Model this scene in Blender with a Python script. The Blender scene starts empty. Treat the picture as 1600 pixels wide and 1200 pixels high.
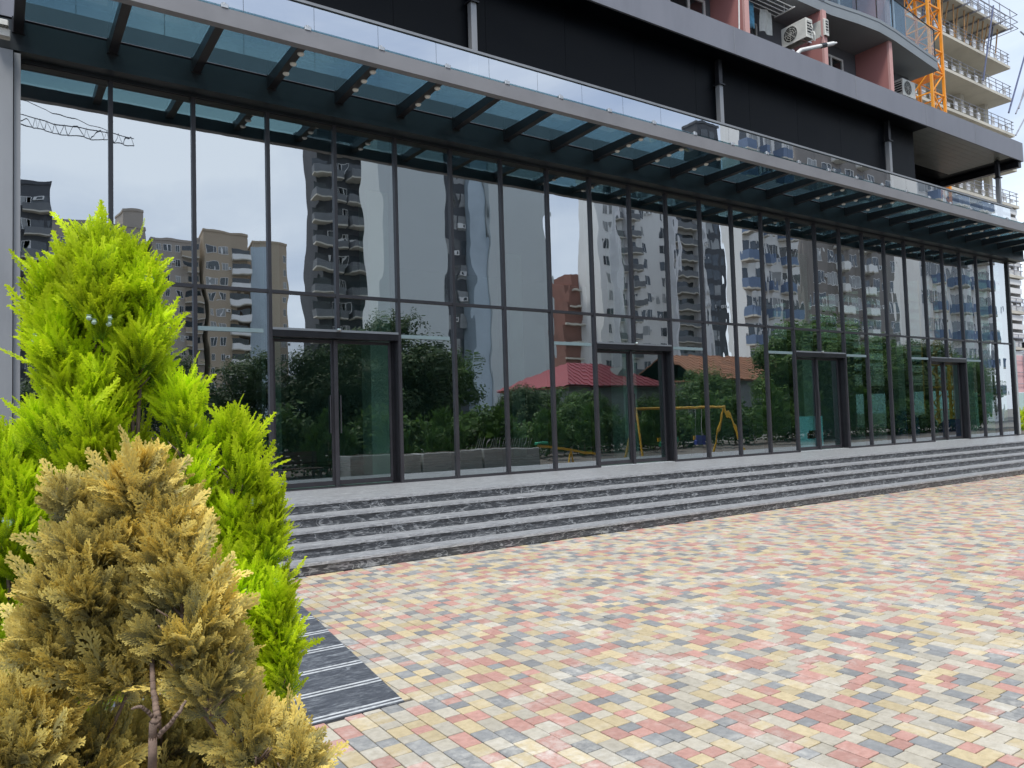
import bpy, math, random
import numpy as np
from mathutils import Vector, Matrix
random.seed(7); RNG = np.random.default_rng(11)
S = bpy.context.scene
COL = S.collection

# ------------------------------------------------------------------ camera
YAW, PITCH, ROLL = math.radians(34.3052), math.radians(2.86369), math.radians(-1.7345)
FPX = 1189.93
def cam_axes():
    cy, sy, cp, sp = math.cos(YAW), math.sin(YAW), math.cos(PITCH), math.sin(PITCH)
    w = Vector((sy*cp, cy*cp, sp)); r = Vector((cy, -sy, 0)); u = r.cross(w)
    cr, sr = math.cos(ROLL), math.sin(ROLL)
    return cr*r + sr*u, -sr*r + cr*u, w
CR, CU, CW = cam_axes()
CPOS = Vector((0, 0, 1.6))
cam = bpy.data.cameras.new('camera'); camo = bpy.data.objects.new('camera', cam); COL.objects.link(camo)
cam.sensor_width = 36; cam.lens = 36*FPX/1600; cam.clip_start = 0.05; cam.clip_end = 3000
M3 = Matrix((CR, CU, -CW)).transposed()
camo.matrix_world = Matrix.Translation(CPOS) @ M3.to_4x4()
S.camera = camo
def at(px, py, depth):
    """world point at that distance in front of the viewpoint"""
    return CPOS + depth*(CR*((px-800)/FPX) - CU*((py-600)/FPX) + CW)

# ------------------------------------------------------------------ world and sun (bright overcast)
W = bpy.data.worlds.new('World'); S.world = W; W.use_nodes = True
nt = W.node_tree; nt.nodes.clear(); L = nt.links.new
out = nt.nodes.new('ShaderNodeOutputWorld'); bg = nt.nodes.new('ShaderNodeBackground')
sky = nt.nodes.new('ShaderNodeTexSky'); sky.sky_type = 'NISHITA'; sky.sun_disc = False
sky.sun_elevation = math.radians(52); sky.sun_rotation = math.radians(150)
tc = nt.nodes.new('ShaderNodeTexCoord'); mp = nt.nodes.new('ShaderNodeMapping')
mp.inputs['Scale'].default_value = (1.1, 1.1, 2.8)
n1 = nt.nodes.new('ShaderNodeTexNoise'); n1.inputs['Scale'].default_value = 1.7; n1.inputs['Detail'].default_value = 7; n1.inputs['Roughness'].default_value = .52; n1.inputs['Distortion'].default_value = .35
r1 = nt.nodes.new('ShaderNodeValToRGB')
r1.color_ramp.elements[0].position = .36; r1.color_ramp.elements[0].color = (3.5, 4.35, 5.9, 1)
r1.color_ramp.elements[1].position = .64; r1.color_ramp.elements[1].color = (7.3, 7.9, 8.5, 1)
mixc = nt.nodes.new('ShaderNodeMix'); mixc.data_type = 'RGBA'; mixc.inputs[0].default_value = .88
L(tc.outputs['Generated'], mp.inputs[0]); L(mp.outputs[0], n1.inputs['Vector']); L(n1.outputs['Fac'], r1.inputs[0])
L(sky.outputs[0], mixc.inputs[6]); L(r1.outputs[0], mixc.inputs[7]); L(mixc.outputs[2], bg.inputs[0])
bg.inputs[1].default_value = .12; L(bg.outputs[0], out.inputs[0])
sun = bpy.data.lights.new('sun', 'SUN'); sun.energy = 2.3; sun.angle = math.radians(12); sun.color = (1, .96, .88)
suno = bpy.data.objects.new('sun', sun); COL.objects.link(suno)
# the cloud-veiled sun stands high, a little behind and left of the viewer
sd = Vector((-.30, -.42, 1.08)).normalized()
suno.rotation_euler = (-sd).to_track_quat('-Z', 'Y').to_euler()
sky.sun_elevation = math.asin(sd.z); sky.sun_rotation = math.atan2(sd.x, sd.y)
S.view_settings.view_transform = 'Standard'; S.view_settings.look = 'None'
S.view_settings.exposure = 0.48; S.view_settings.gamma = 1; S.view_settings.use_curve_mapping = False
try:
    S.cycles.max_bounces = 10; S.cycles.transparent_max_bounces = 16; S.cycles.glossy_bounces = 5
    S.cycles.transmission_bounces = 6; S.cycles.caustics_reflective = False; S.cycles.caustics_refractive = False
    S.cycles.sample_clamp_indirect = 6
except Exception: pass

# ------------------------------------------------------------------ materials
def new_mat(name):
    m = bpy.data.materials.new(name); m.use_nodes = True; m.node_tree.nodes.clear()
    N = m.node_tree.nodes; o = N.new('ShaderNodeOutputMaterial'); return m, N, m.node_tree.links.new, o
def ramp(N, stops):
    r = N.new('ShaderNodeValToRGB'); e = r.color_ramp.elements
    while len(e) < len(stops): e.new(.5)
    for i, (p, c) in enumerate(stops):
        e[i].position = p; e[i].color = (*c, 1) if len(c) == 3 else c
    return r
def noise(N, Lk, scale, detail=4, rough=.5, coord='Object', dist=0, vec=None, stretch=None):
    t = N.new('ShaderNodeTexCoord'); n = N.new('ShaderNodeTexNoise')
    n.inputs['Scale'].default_value = scale; n.inputs['Detail'].default_value = detail
    n.inputs['Roughness'].default_value = rough; n.inputs['Distortion'].default_value = dist
    src = t.outputs[coord]
    if stretch:
        mp = N.new('ShaderNodeMapping'); mp.inputs['Scale'].default_value = stretch
        Lk(src, mp.inputs[0]); src = mp.outputs[0]
    Lk(src, n.inputs['Vector']); return n
def geo_pos_noise(N, Lk, scale, detail=4, rough=.5, dist=0, stretch=None):
    g = N.new('ShaderNodeNewGeometry'); n = N.new('ShaderNodeTexNoise')
    n.inputs['Scale'].default_value = scale; n.inputs['Detail'].default_value = detail
    n.inputs['Roughness'].default_value = rough; n.inputs['Distortion'].default_value = dist
    src = g.outputs['Position']
    if stretch:
        mp = N.new('ShaderNodeMapping'); mp.inputs['Scale'].default_value = stretch
        Lk(src, mp.inputs[0]); src = mp.outputs[0]
    Lk(src, n.inputs['Vector']); return n
def simple(name, col, rough=.6, metal=0, var=.12, scale=6, bump=0, spec=.5, streak=False):
    """painted or mineral surface with mottled tone, roughness change and faint relief"""
    m, N, Lk, o = new_mat(name); b = N.new('ShaderNodeBsdfPrincipled'); Lk(b.outputs[0], o.inputs[0])
    n = geo_pos_noise(N, Lk, scale, 6, .6, stretch=(1, 1, .25) if streak else None)
    r = ramp(N, [(.28, tuple(max(0, c*(1-var*1.6)) for c in col)), (.5, col), (.75, tuple(min(1, c*(1+var)) for c in col))])
    Lk(n.outputs['Fac'], r.inputs[0]); Lk(r.outputs[0], b.inputs['Base Color'])
    mr = N.new('ShaderNodeMapRange'); mr.inputs['To Min'].default_value = max(.03, rough-.1); mr.inputs['To Max'].default_value = min(1, rough+.12)
    Lk(n.outputs['Fac'], mr.inputs[0]); Lk(mr.outputs[0], b.inputs['Roughness'])
    b.inputs['Metallic'].default_value = metal; b.inputs['Specular IOR Level'].default_value = spec
    if bump:
        n2 = geo_pos_noise(N, Lk, scale*9, 3); bp = N.new('ShaderNodeBump'); bp.inputs['Distance'].default_value = bump
        bp.inputs['Strength'].default_value = .6; Lk(n2.outputs['Fac'], bp.inputs['Height']); Lk(bp.outputs[0], b.inputs['Normal'])
    return m
def paver_mat(name, col, pale):
    m, N, Lk, o = new_mat(name); b = N.new('ShaderNodeBsdfPrincipled'); Lk(b.outputs[0], o.inputs[0])
    g = N.new('ShaderNodeNewGeometry'); oi = N.new('ShaderNodeObjectInfo')
    add = N.new('ShaderNodeMath'); add.operation = 'ADD'; Lk(g.outputs['Random Per Island'], add.inputs[0]); Lk(oi.outputs['Random'], add.inputs[1])
    fr = N.new('ShaderNodeMath'); fr.operation = 'FRACT'; Lk(add.outputs[0], fr.inputs[0])
    tone = N.new('ShaderNodeMapRange'); tone.inputs['To Min'].default_value = .84; tone.inputs['To Max'].default_value = 1.10
    Lk(fr.outputs[0], tone.inputs[0])
    n = geo_pos_noise(N, Lk, 26, 6, .65); r = ramp(N, [(.3, tuple(c*.8 for c in col)), (.55, col), (.8, tuple(c*.55+p*.45 for c, p in zip(col, pale)))])
    Lk(n.outputs['Fac'], r.inputs[0])
    # efflorescence: large pale patches where cement dust stayed on the stones
    n2 = geo_pos_noise(N, Lk, 1.5, 5, .6, .3); r2 = ramp(N, [(.47, (.04, .04, .04)), (.66, (.7, .7, .7))]); Lk(n2.outputs['Fac'], r2.inputs[0])
    n3 = geo_pos_noise(N, Lk, 14, 5, .7); m3 = N.new('ShaderNodeMath'); m3.operation = 'MULTIPLY'
    r3 = ramp(N, [(.42, (.1, .1, .1)), (.62, (1, 1, 1))]); Lk(n3.outputs['Fac'], r3.inputs[0])
    Lk(r2.outputs[0], m3.inputs[0]); Lk(r3.outputs[0], m3.inputs[1])
    mx = N.new('ShaderNodeMix'); mx.data_type = 'RGBA'; Lk(m3.outputs[0], mx.inputs[0]); Lk(r.outputs[0], mx.inputs[6]); mx.inputs[7].default_value = (.66, .64, .59, 1)
    mu = N.new('ShaderNodeVectorMath'); mu.operation = 'SCALE'; Lk(mx.outputs[2], mu.inputs[0]); Lk(tone.outputs[0], mu.inputs['Scale'])
    Lk(mu.outputs[0], b.inputs['Base Color']); b.inputs['Roughness'].default_value = .78; b.inputs['Specular IOR Level'].default_value = .35
    n4 = geo_pos_noise(N, Lk, 160, 3); bp = N.new('ShaderNodeBump'); bp.inputs['Distance'].default_value = .0012; bp.inputs['Strength'].default_value = .8
    Lk(n4.outputs['Fac'], bp.inputs['Height']); Lk(bp.outputs[0], b.inputs['Normal'])
    return m
def granite_mat(name, base, vein, rough, amount=.5, coat=0):
    """dark veined granite: short slanting pale flecks and a few wider veins"""
    m, N, Lk, o = new_mat(name); b = N.new('ShaderNodeBsdfPrincipled'); Lk(b.outputs[0], o.inputs[0])
    oi = N.new('ShaderNodeObjectInfo'); g = N.new('ShaderNodeNewGeometry')
    off = N.new('ShaderNodeCombineXYZ'); mo = N.new('ShaderNodeMath'); mo.operation = 'MULTIPLY'; mo.inputs[1].default_value = 37
    Lk(oi.outputs['Random'], mo.inputs[0]); Lk(mo.outputs[0], off.inputs[0]); Lk(mo.outputs[0], off.inputs[1])
    av = N.new('ShaderNodeVectorMath'); av.operation = 'ADD'; Lk(g.outputs['Position'], av.inputs[0]); Lk(off.outputs[0], av.inputs[1])
    mp = N.new('ShaderNodeMapping'); mp.inputs['Rotation'].default_value = (.5, .62, .35); mp.inputs['Scale'].default_value = (7, 34, 34); Lk(av.outputs[0], mp.inputs[0])
    n = N.new('ShaderNodeTexNoise'); n.inputs['Scale'].default_value = 1; n.inputs['Detail'].default_value = 7; n.inputs['Roughness'].default_value = .68; n.inputs['Distortion'].default_value = 1.5
    Lk(mp.outputs[0], n.inputs['Vector'])
    mid = tuple(a*.65+v*.35 for a, v in zip(base, vein))
    r = ramp(N, [(.35, tuple(c*.6 for c in base)), (.52, base), (.60, mid), (.70, vein)]); Lk(n.outputs['Fac'], r.inputs[0])
    mp2 = N.new('ShaderNodeMapping'); mp2.inputs['Rotation'].default_value = (.4, .7, .3); mp2.inputs['Scale'].default_value = (1.2, 4, 4); Lk(av.outputs[0], mp2.inputs[0])
    nv = N.new('ShaderNodeTexNoise'); nv.inputs['Scale'].default_value = 1.6; nv.inputs['Detail'].default_value = 5; nv.inputs['Distortion'].default_value = 1.2; Lk(mp2.outputs[0], nv.inputs['Vector'])
    s = N.new('ShaderNodeMath'); s.operation = 'SUBTRACT'; s.inputs[1].default_value = .5; Lk(nv.outputs['Fac'], s.inputs[0])
    ab = N.new('ShaderNodeMath'); ab.operation = 'ABSOLUTE'; Lk(s.outputs[0], ab.inputs[0])
    rv = ramp(N, [(0, (amount,)*3), (.016, (0, 0, 0))]); Lk(ab.outputs[0], rv.inputs[0])
    mx = N.new('ShaderNodeMix'); mx.data_type = 'RGBA'; Lk(rv.outputs[0], mx.inputs[0]); Lk(r.outputs[0], mx.inputs[6]); mx.inputs[7].default_value = (*vein, 1)
    Lk(mx.outputs[2], b.inputs['Base Color']); b.inputs['Roughness'].default_value = rough
    return m
def glass_mat(name, refl, tint, base=.25, rcol=(.86, .93, 1), wave=.002, rough=0.0, vary=True):
    """coated pane: mirror coat over tinted clear glass; slow unevenness of the float glass bends what it mirrors"""
    m, N, Lk, o = new_mat(name)
    gl = N.new('ShaderNodeBsdfGlossy'); gl.inputs['Roughness'].default_value = rough; gl.inputs['Color'].default_value = (*rcol, 1)
    tr = N.new('ShaderNodeBsdfTransparent'); tr.inputs['Color'].default_value = (*tint, 1)
    fr = N.new('ShaderNodeFresnel'); fr.inputs['IOR'].default_value = 1.5
    mr = N.new('ShaderNodeMapRange'); mr.inputs['To Min'].default_value = refl; mr.inputs['To Max'].default_value = 1.0
    Lk(fr.outputs[0], mr.inputs[0]); mx = N.new('ShaderNodeMixShader')
    # only the face the light meets first mirrors it; leaving the pane it just passes through
    ge = N.new('ShaderNodeNewGeometry'); inv = N.new('ShaderNodeMath'); inv.operation = 'SUBTRACT'; inv.inputs[0].default_value = 1; Lk(ge.outputs['Backfacing'], inv.inputs[1])
    ml = N.new('ShaderNodeMath'); ml.operation = 'MULTIPLY'; Lk(inv.outputs[0], ml.inputs[0]); Lk(mr.outputs[0], ml.inputs[1])
    Lk(ml.outputs[0], mx.inputs[0]); Lk(tr.outputs[0], mx.inputs[1]); Lk(gl.outputs[0], mx.inputs[2]); Lk(mx.outputs[0], o.inputs[0])
    if wave:
        t = N.new('ShaderNodeTexCoord'); oi = N.new('ShaderNodeObjectInfo')
        n = N.new('ShaderNodeTexNoise'); n.noise_dimensions = '4D'; n.inputs['Scale'].default_value = 1.15; n.inputs['Detail'].default_value = 1.8
        mp = N.new('ShaderNodeMapping'); mp.inputs['Scale'].default_value = (1.5, 1, .65); Lk(t.outputs['Object'], mp.inputs[0])
        w = N.new('ShaderNodeMath'); w.operation = 'MULTIPLY'; w.inputs[1].default_value = 50; Lk(oi.outputs['Random'], w.inputs[0])
        Lk(w.outputs[0], n.inputs['W']); Lk(mp.outputs[0], n.inputs['Vector'])
        bp = N.new('ShaderNodeBump'); bp.inputs['Strength'].default_value = 1; bp.inputs['Distance'].default_value = wave
        Lk(n.outputs['Fac'], bp.inputs['Height']); Lk(bp.outputs[0], gl.inputs['Normal'])
    return m
def leaf_mat(name, tip, base, trans=.35, rough=.55, mid=.5):
    m, N, Lk, o = new_mat(name)
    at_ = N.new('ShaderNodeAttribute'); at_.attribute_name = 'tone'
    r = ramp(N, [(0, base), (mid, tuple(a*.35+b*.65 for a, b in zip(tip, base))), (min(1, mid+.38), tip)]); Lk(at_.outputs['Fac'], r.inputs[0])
    g = N.new('ShaderNodeNewGeometry')
    n = geo_pos_noise(N, Lk, 5, 3); mr = N.new('ShaderNodeMapRange'); mr.inputs['From Min'].default_value = .3; mr.inputs['From Max'].default_value = .7
    mr.inputs['To Min'].default_value = .72; mr.inputs['To Max'].default_value = 1.18; Lk(n.outputs['Fac'], mr.inputs[0])
    sc = N.new('ShaderNodeVectorMath'); sc.operation = 'SCALE'; Lk(r.outputs[0], sc.inputs[0]); Lk(mr.outputs[0], sc.inputs['Scale'])
    d = N.new('ShaderNodeBsdfPrincipled'); d.inputs['Roughness'].default_value = rough; d.inputs['Specular IOR Level'].default_value = .3
    t = N.new('ShaderNodeBsdfTranslucent'); Lk(sc.outputs[0], d.inputs['Base Color']); Lk(sc.outputs[0], t.inputs['Color'])
    mx = N.new('ShaderNodeMixShader'); mx.inputs[0].default_value = trans
    Lk(d.outputs[0], mx.inputs[1]); Lk(t.outputs[0], mx.inputs[2]); Lk(mx.outputs[0], o.inputs[0]); return m

MAT = {}
MAT['frame'] = simple('bronze_grey_aluminium', (.06, .057, .065), .38, .35, .1, 3)
MAT['frame_light'] = simple('grey_aluminium', (.30, .31, .33), .42, .3, .1, 2, streak=True)
MAT['frame_dark'] = simple('black_aluminium', (.018, .018, .022), .35, .2, .2, 3)
MAT['fascia'] = simple('grey_composite_panel', (.22, .225, .26), .42, .2, .10, 1.4, streak=True)
MAT['canopy_front'] = simple('grey_canopy_gutter', (.25, .247, .26), .42, .2, .08, 1.5)
MAT['beam_face'] = simple('dark_composite_panel', (.022, .028, .034), .36, .15, .2, 1.5)
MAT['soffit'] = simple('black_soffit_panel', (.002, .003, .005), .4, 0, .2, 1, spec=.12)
MAT['soffit_reflection'] = simple('soffit_painted_reflection', (.30, .29, .26), .4, 0, .15, 2)  # grey that paints a pale reflection into the black glossy soffit
MAT['silver'] = simple('brushed_steel', (.55, .55, .55), .3, .9, .1, 20)
MAT['white_metal'] = simple('white_painted_metal', (.72, .72, .70), .45, 0, .06, 8)
MAT['lamp_lens'] = simple('milky_lamp_lens', (.88, .87, .82), .3, 0, .05, 8)
MAT['riser'] = granite_mat('dark_veined_granite', (.07, .075, .085), (.50, .51, .52), .30, .7)
MAT['tread'] = granite_mat('flamed_granite', (.33, .34, .36), (.60, .61, .62), .36, .5)
MAT['ramp'] = granite_mat('dark_ramp_granite', (.075, .082, .098), (.27, .29, .31), .36, .3)
MAT['strip'] = simple('pale_sawn_groove', (.46, .48, .50), .6, 0, .25, 30)
MAT['p_grey'] = paver_mat('grey_paver', (.25, .255, .26), (.42, .42, .415))
MAT['p_red'] = paver_mat('red_paver', (.48, .265, .225), (.58, .44, .39))
MAT['p_yellow'] = paver_mat('yellow_paver', (.53, .435, .27), (.60, .54, .41))
MAT['p_sand'] = paver_mat('pale_sand_paver', (.47, .43, .355), (.58, .545, .475))
MAT['joint'] = simple('joint_sand', (.11, .095, .08), .95, 0, .2, 30)
MAT['asphalt'] = simple('far_ground', (.20, .19, .17), .9, 0, .25, .6)
MAT['pane'] = glass_mat('coated_facade_glass', .55, (.70, .84, .80), rcol=(.92, .96, 1), wave=.0028)
MAT['door_glass'] = glass_mat('door_glass', .30, (.70, .84, .80), rcol=(.90, .95, 1), wave=.0009)
MAT['canopy_glass'] = glass_mat('canopy_glass', .07, (.43, .56, .58), rcol=(.8, .95, 1), wave=0)
MAT['rail_glass'] = glass_mat('balustrade_glass', .62, (.8, .85, .86), rcol=(.95,.97,1), wave=.0010)
MAT['win_glass'] = glass_mat('window_glass', .25, (.6, .65, .66), wave=.002)
MAT['clear_glass'] = glass_mat('clear_rail_glass', .13, (.80, .87, .90), wave=.001)
MAT['shelf'] = simple('pale_frosted_strip', (.30, .38, .39), .4, 0, .05, 8)
MAT['far_glass'] = simple('far_window_glass', (.05, .06, .07), .08, 0, .4, .4, spec=.8)

# ------------------------------------------------------------------ mesh helpers
class MB:
    def __init__(s): s.v = []; s.f = []; s.m = []; s.tone = None
    def add(s, vs, fs, mi=0):
        b = len(s.v); s.v += [tuple(v) for v in vs]; s.f += [tuple(i+b for i in f) for f in fs]; s.m += [mi]*len(fs); return s
    def box(s, x0, x1, y0, y1, z0, z1, mi=0):
        vs = [(x0,y0,z0),(x1,y0,z0),(x1,y1,z0),(x0,y1,z0),(x0,y0,z1),(x1,y0,z1),(x1,y1,z1),(x0,y1,z1)]
        return s.add(vs, [(0,3,2,1),(4,5,6,7),(0,1,5,4),(1,2,6,5),(2,3,7,6),(3,0,4,7)], mi)
    def bbox(s, x0, x1, y0, y1, z0, z1, b=.004, mi=0):
        """box with a chamfer on every top and vertical edge"""
        vs = []
        for (d, z) in ((0, z0), (0, z1-b), (b, z1)):
            X0, X1, Y0, Y1 = x0+d, x1-d, y0+d, y1-d
            c = b if d == 0 else b*.6
            vs += [(X0+c,Y0,z),(X1-c,Y0,z),(X1,Y0+c,z),(X1,Y1-c,z),(X1-c,Y1,z),(X0+c,Y1,z),(X0,Y1-c,z),(X0,Y0+c,z)]
        fs = [tuple(range(16, 24))]
        for k in (0, 8):
            for i in range(8): j = (i+1) % 8; fs.append((k+i, k+j, k+8+j, k+8+i))
        return s.add(vs, fs, mi)
    def tube(s, a, b, r, n=8, r2=None, mi=0):
        a, b = Vector(a), Vector(b); d = (b-a).normalized(); r2 = r if r2 is None else r2
        t = d.cross(Vector((0, 0, 1)));
        if t.length < .01: t = d.cross(Vector((0, 1, 0)))
        t.normalize(); q = d.cross(t); vs = []
        for p, rr in ((a, r), (b, r2)):
            for i in range(n):
                g = 2*math.pi*i/n; vs.append(p + rr*(math.cos(g)*t + math.sin(g)*q))
        fs = [(i, (i+1) % n, n+(i+1) % n, n+i) for i in range(n)] + [tuple(reversed(range(n))), tuple(range(n, 2*n))]
        return s.add(vs, fs, mi)
    def path(s, pts, r, n=7, mi=0):
        for a, b in zip(pts, pts[1:]): s.tube(a, b, r, n, mi=mi)
        return s
    def bar(s, a, b, w, h, mi=0):
        """rectangular bar"""
        a, b = Vector(a), Vector(b); d = (b-a).normalized(); t = d.cross(Vector((0, 0, 1)))
        if t.length < .01: t = Vector((1, 0, 0))
        t.normalize(); q = t.cross(d); vs = []
        for p in (a, b):
            for i, j in ((-1,-1),(1,-1),(1,1),(-1,1)): vs.append(p + t*(i*w/2) + q*(j*h/2))
        return s.add(vs, [(0,1,5,4),(1,2,6,5),(2,3,7,6),(3,0,4,7),(3,2,1,0),(4,5,6,7)], mi)
    def prism(s, poly, z0, z1, mi=0):
        n = len(poly); vs = [(x, y, z0) for x, y in poly] + [(x, y, z1) for x, y in poly]
        fs = [tuple(reversed(range(n))), tuple(range(n, 2*n))] + [(i, (i+1) % n, n+(i+1) % n, n+i) for i in range(n)]
        return s.add(vs, fs, mi)
    def lathe(s, c, prof, n=12, mi=0):
        vs = []; c = Vector(c)
        for r, z in prof:
            for i in range(n): g = 2*math.pi*i/n; vs.append((c.x+r*math.cos(g), c.y+r*math.sin(g), c.z+z))
        fs = []
        for k in range(len(prof)-1):
            for i in range(n): j = (i+1) % n; fs.append((k*n+i, k*n+j, k*n+n+j, k*n+n+i))
        fs += [tuple(reversed(range(n))), tuple(range((len(prof)-1)*n, len(prof)*n))]
        return s.add(vs, fs, mi)
    def mesh(s, name, mats):
        me = bpy.data.meshes.new(name); me.from_pydata(s.v, [], s.f); me.update()
        for m in (mats if isinstance(mats, (list, tuple)) else [mats]): me.materials.append(m)
        if any(s.m): me.polygons.foreach_set('material_index', s.m)
        return me
def put(name, me, parent=None, loc=(0, 0, 0), rot=None):
    o = bpy.data.objects.new(name, me); COL.objects.link(o); o.location = loc
    if rot: o.rotation_euler = rot
    if parent: o.parent = parent
    return o
def obj(name, mb, mats, parent=None, loc=(0, 0, 0)): return put(name, mb.mesh(name, mats), parent, loc)
def thing(name, label, cat, loc=(0, 0, 0), group=None):
    o = bpy.data.objects.new(name, None); COL.objects.link(o); o.location = loc; o.empty_display_size = .2
    o['label'] = label; o['category'] = cat
    if group: o['group'] = group
    return o
def tag(o, label, cat, group=None, kind=None):
    if label: o['label'] = label
    if cat: o['category'] = cat
    if group: o['group'] = group
    if kind: o['kind'] = kind
    return o
def struct(name, label, loc=(0, 0, 0)):
    o = bpy.data.objects.new(name, None); COL.objects.link(o); o.location = loc
    o['label'] = label; o['kind'] = 'structure'; return o
def np_mesh(name, V, F, mat, tone=None):
    """V (n,3), F (m,4) quads"""
    me = bpy.data.meshes.new(name); n, m = len(V), len(F)
    me.vertices.add(n); me.vertices.foreach_set('co', np.ascontiguousarray(V, dtype=np.float32).ravel())
    me.loops.add(m*4); me.loops.foreach_set('vertex_index', np.ascontiguousarray(F, dtype=np.int32).ravel())
    me.polygons.add(m); me.polygons.foreach_set('loop_start', np.arange(m, dtype=np.int32)*4)
    me.update(calc_edges=True)
    if tone is not None:
        a = me.attributes.new('tone', 'FLOAT', 'POINT'); a.data.foreach_set('value', tone.astype(np.float32))
    me.materials.append(mat); return me

# ================================================================== LARGE STRUCTURE
YF = 11.45; ZP = .66; X0 = .248; DX = 1.0624
def XM(n): return X0 + DX*(n+1)          # mullion n stands here; n runs -1 .. 25
# ---- ground
g = obj('ground', MB().box(-400, 500, -400, 500, -.5, -.02), MAT['asphalt']); tag(g, 'level ground reaching to the horizon around the plaza', None, kind='structure')
# ---- plaza paving
plaza = struct('plaza_paving', 'square of red, yellow, sand and grey concrete pavers before the steps')
obj('bedding', MB().box(-6, 60, -9, 8.19, -.019, -.010), MAT['joint'], plaza)
PW = .1085; PL = (.088, .132, .176); PCOL = ['p_sand', 'p_red', 'p_yellow', 'p_grey']
def fwd(x, y): return (x*CW.x + y*CW.y), (x*CR.x + y*CR.y)
cands = []
rx = random.Random(3)
nrow = 0; x = -1.0
while x < 34:
    y = -.6 + rx.random()*.15
    ri = nrow
    while y < 8.16:
        l = rx.choice(PL)
        y1 = min(y+l, 8.186)
        if y1-y > .03:
            cx, cy = x+PW/2, (y+y1)/2
            d, s = fwd(cx, cy)
            xx, xw, ye = x, PW, y1
            if x < 1.98 and y1 > 4.098:      # stones cut to fit round the ramp
                if y < 4.06: ye = 4.098
                elif x+PW > 2.0: xx = 1.981; xw = x+PW-1.981
                else: xw = 0
            if xw > .012 and d > .9 and abs(s)/d < .86 and not (x < 0 and cy > 3) and (d*d+s*s) < 34**2:
                cands.append((xx, y, ye, d, s, xw))
        y = y1+.0
    x += PW; nrow += 1
last_col = {}
def paver_colour(x, y, r=random.Random(9)):
    key = round(x/PW); prev = last_col.get(key, -1); side = last_col.get(key-1, -1)
    for _ in range(4):
        u = r.random(); c = 0 if u < .34 else 1 if u < .58 else 2 if u < .83 else 3
        if c != prev and (c != side or r.random() < .45): break
    last_col[key] = c
    return c
def in_view(x, y):
    p = Vector((x, y, 0))-CPOS; d = p.dot(CW); return abs(p.dot(CR)/d*FPX) < 800 and -p.dot(CU)/d*FPX < 600
vis = sorted([c for c in cands if in_view(c[0]+PW/2, (c[1]+c[2])/2)], key=lambda c: c[3])[:300]
vset = set(vis)
pm = {}
GAP = .0031
rest = MB()
rj = random.Random(5)
for c in cands:
    x, y, y1, d, s, w = c; ci = paver_colour(x, y); dz = rj.uniform(-.0012, .0012)
    if c in vset:
        key = (round(y1-y, 4), round(w, 4), ci)
        if key not in pm: pm[key] = MB().bbox(GAP, w-GAP, GAP, (y1-y)-GAP, -.0095, 0, .0028).mesh('paver', MAT[PCOL[ci]])
        put('paver', pm[key], plaza, (x, y, dz))
    elif d < 14: rest.bbox(x+GAP, x+w-GAP, y+GAP, y1-GAP, -.0095, dz, .0028, ci)
    else:
        rest.add([(x+GAP,y+GAP,dz),(x+w-GAP,y+GAP,dz),(x+w-GAP,y1-GAP,dz),(x+GAP,y1-GAP,dz)], [(0,1,2,3)], ci)
ro = obj('paver_field', rest, [MAT[k] for k in PCOL], plaza); ro['kind'] = 'stuff'

# ---- steps
steps = struct('entrance_steps', 'five dark granite steps running along the glass front')
SX0, SX1 = 1.985, 37.985; SLW = 1.2
STEPY = [8.19, 8.50, 8.81, 9.12, 9.43]; RH = .132
rk = random.Random(2)
def slab_x(shift):
    xs = [SX0]; x = SX0 + shift
    while x < SX1: xs.append(x); x += SLW
    xs.append(SX1); return [(a, b) for a, b in zip(xs, xs[1:]) if b-a > .05]
obj('step_core', MB().box(SX0, SX1, 8.24, 9.3, -.01, .09).box(SX0+.001, SX1-.001, 8.56, 9.5, .08, .22).box(SX0+.002, SX1-.002, 8.87, 9.5, .2, .35).box(SX0+.003, SX1-.003, 9.18, 9.5, .34, .48), MAT['joint'], steps)
mc = {}
for k in range(5):
    z0 = k*RH; y0 = STEPY[k]; y1 = STEPY[k+1] if k < 4 else 9.83
    for a, b in slab_x([.55, 1.1, .8, .3, .95][k]):
        key = ('r', round(b-a, 3))
        if key not in mc: mc[key] = MB().box(.0015, b-a-.0015, 0, .03, .001, RH-.032).mesh('riser_slab', MAT['riser'])
        put('riser_slab', mc[key], steps, (a, y0+.012, z0))
    for a, b in slab_x([1.0, .4, .7, 1.15, .6][k]):
        dep = y1-y0+.018
        key = ('t', round(b-a, 3), round(dep, 3))
        if key not in mc:
            W_, m = b-a-.002, MB(); m.box(.001, W_, 0, dep, 0, .026)
            m.box(.001, W_, 0, .045, .0262, .030).box(.001, W_, .055, .065, .0262, .030).box(.001, W_, .075, dep, .0262, .030)
            m.m = [0]*len(m.m); mc[key] = m.mesh('tread_slab', MAT['tread'])
        put('tread_slab', mc[key], steps, (a, y0-.008, z0+RH-.030))
# ---- landing in front of the glass
landing = struct('landing_floor', 'grey granite landing between the top step and the glass')
obj('landing_core', MB().box(0, 38.6, 9.6, 11.9, 0, .60).box(27.9, 38.6, 11.9, 30, 0, .60), MAT['joint'], landing)
x = 0.02; i = 0
while x < 38.2:
    for (ya, yb) in ((9.85, 10.4), (10.4, 10.95), (10.95, 11.50)):
        key = ('l', round(yb-ya, 3))
        if key not in mc: mc[key] = MB().bbox(.0015, .8985, .0015, yb-ya-.0015, -.03, 0, .0015).mesh('floor_slab', MAT['tread'])
        put('floor_slab', mc[key], landing, (x, ya, ZP))
    x += .9
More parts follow.
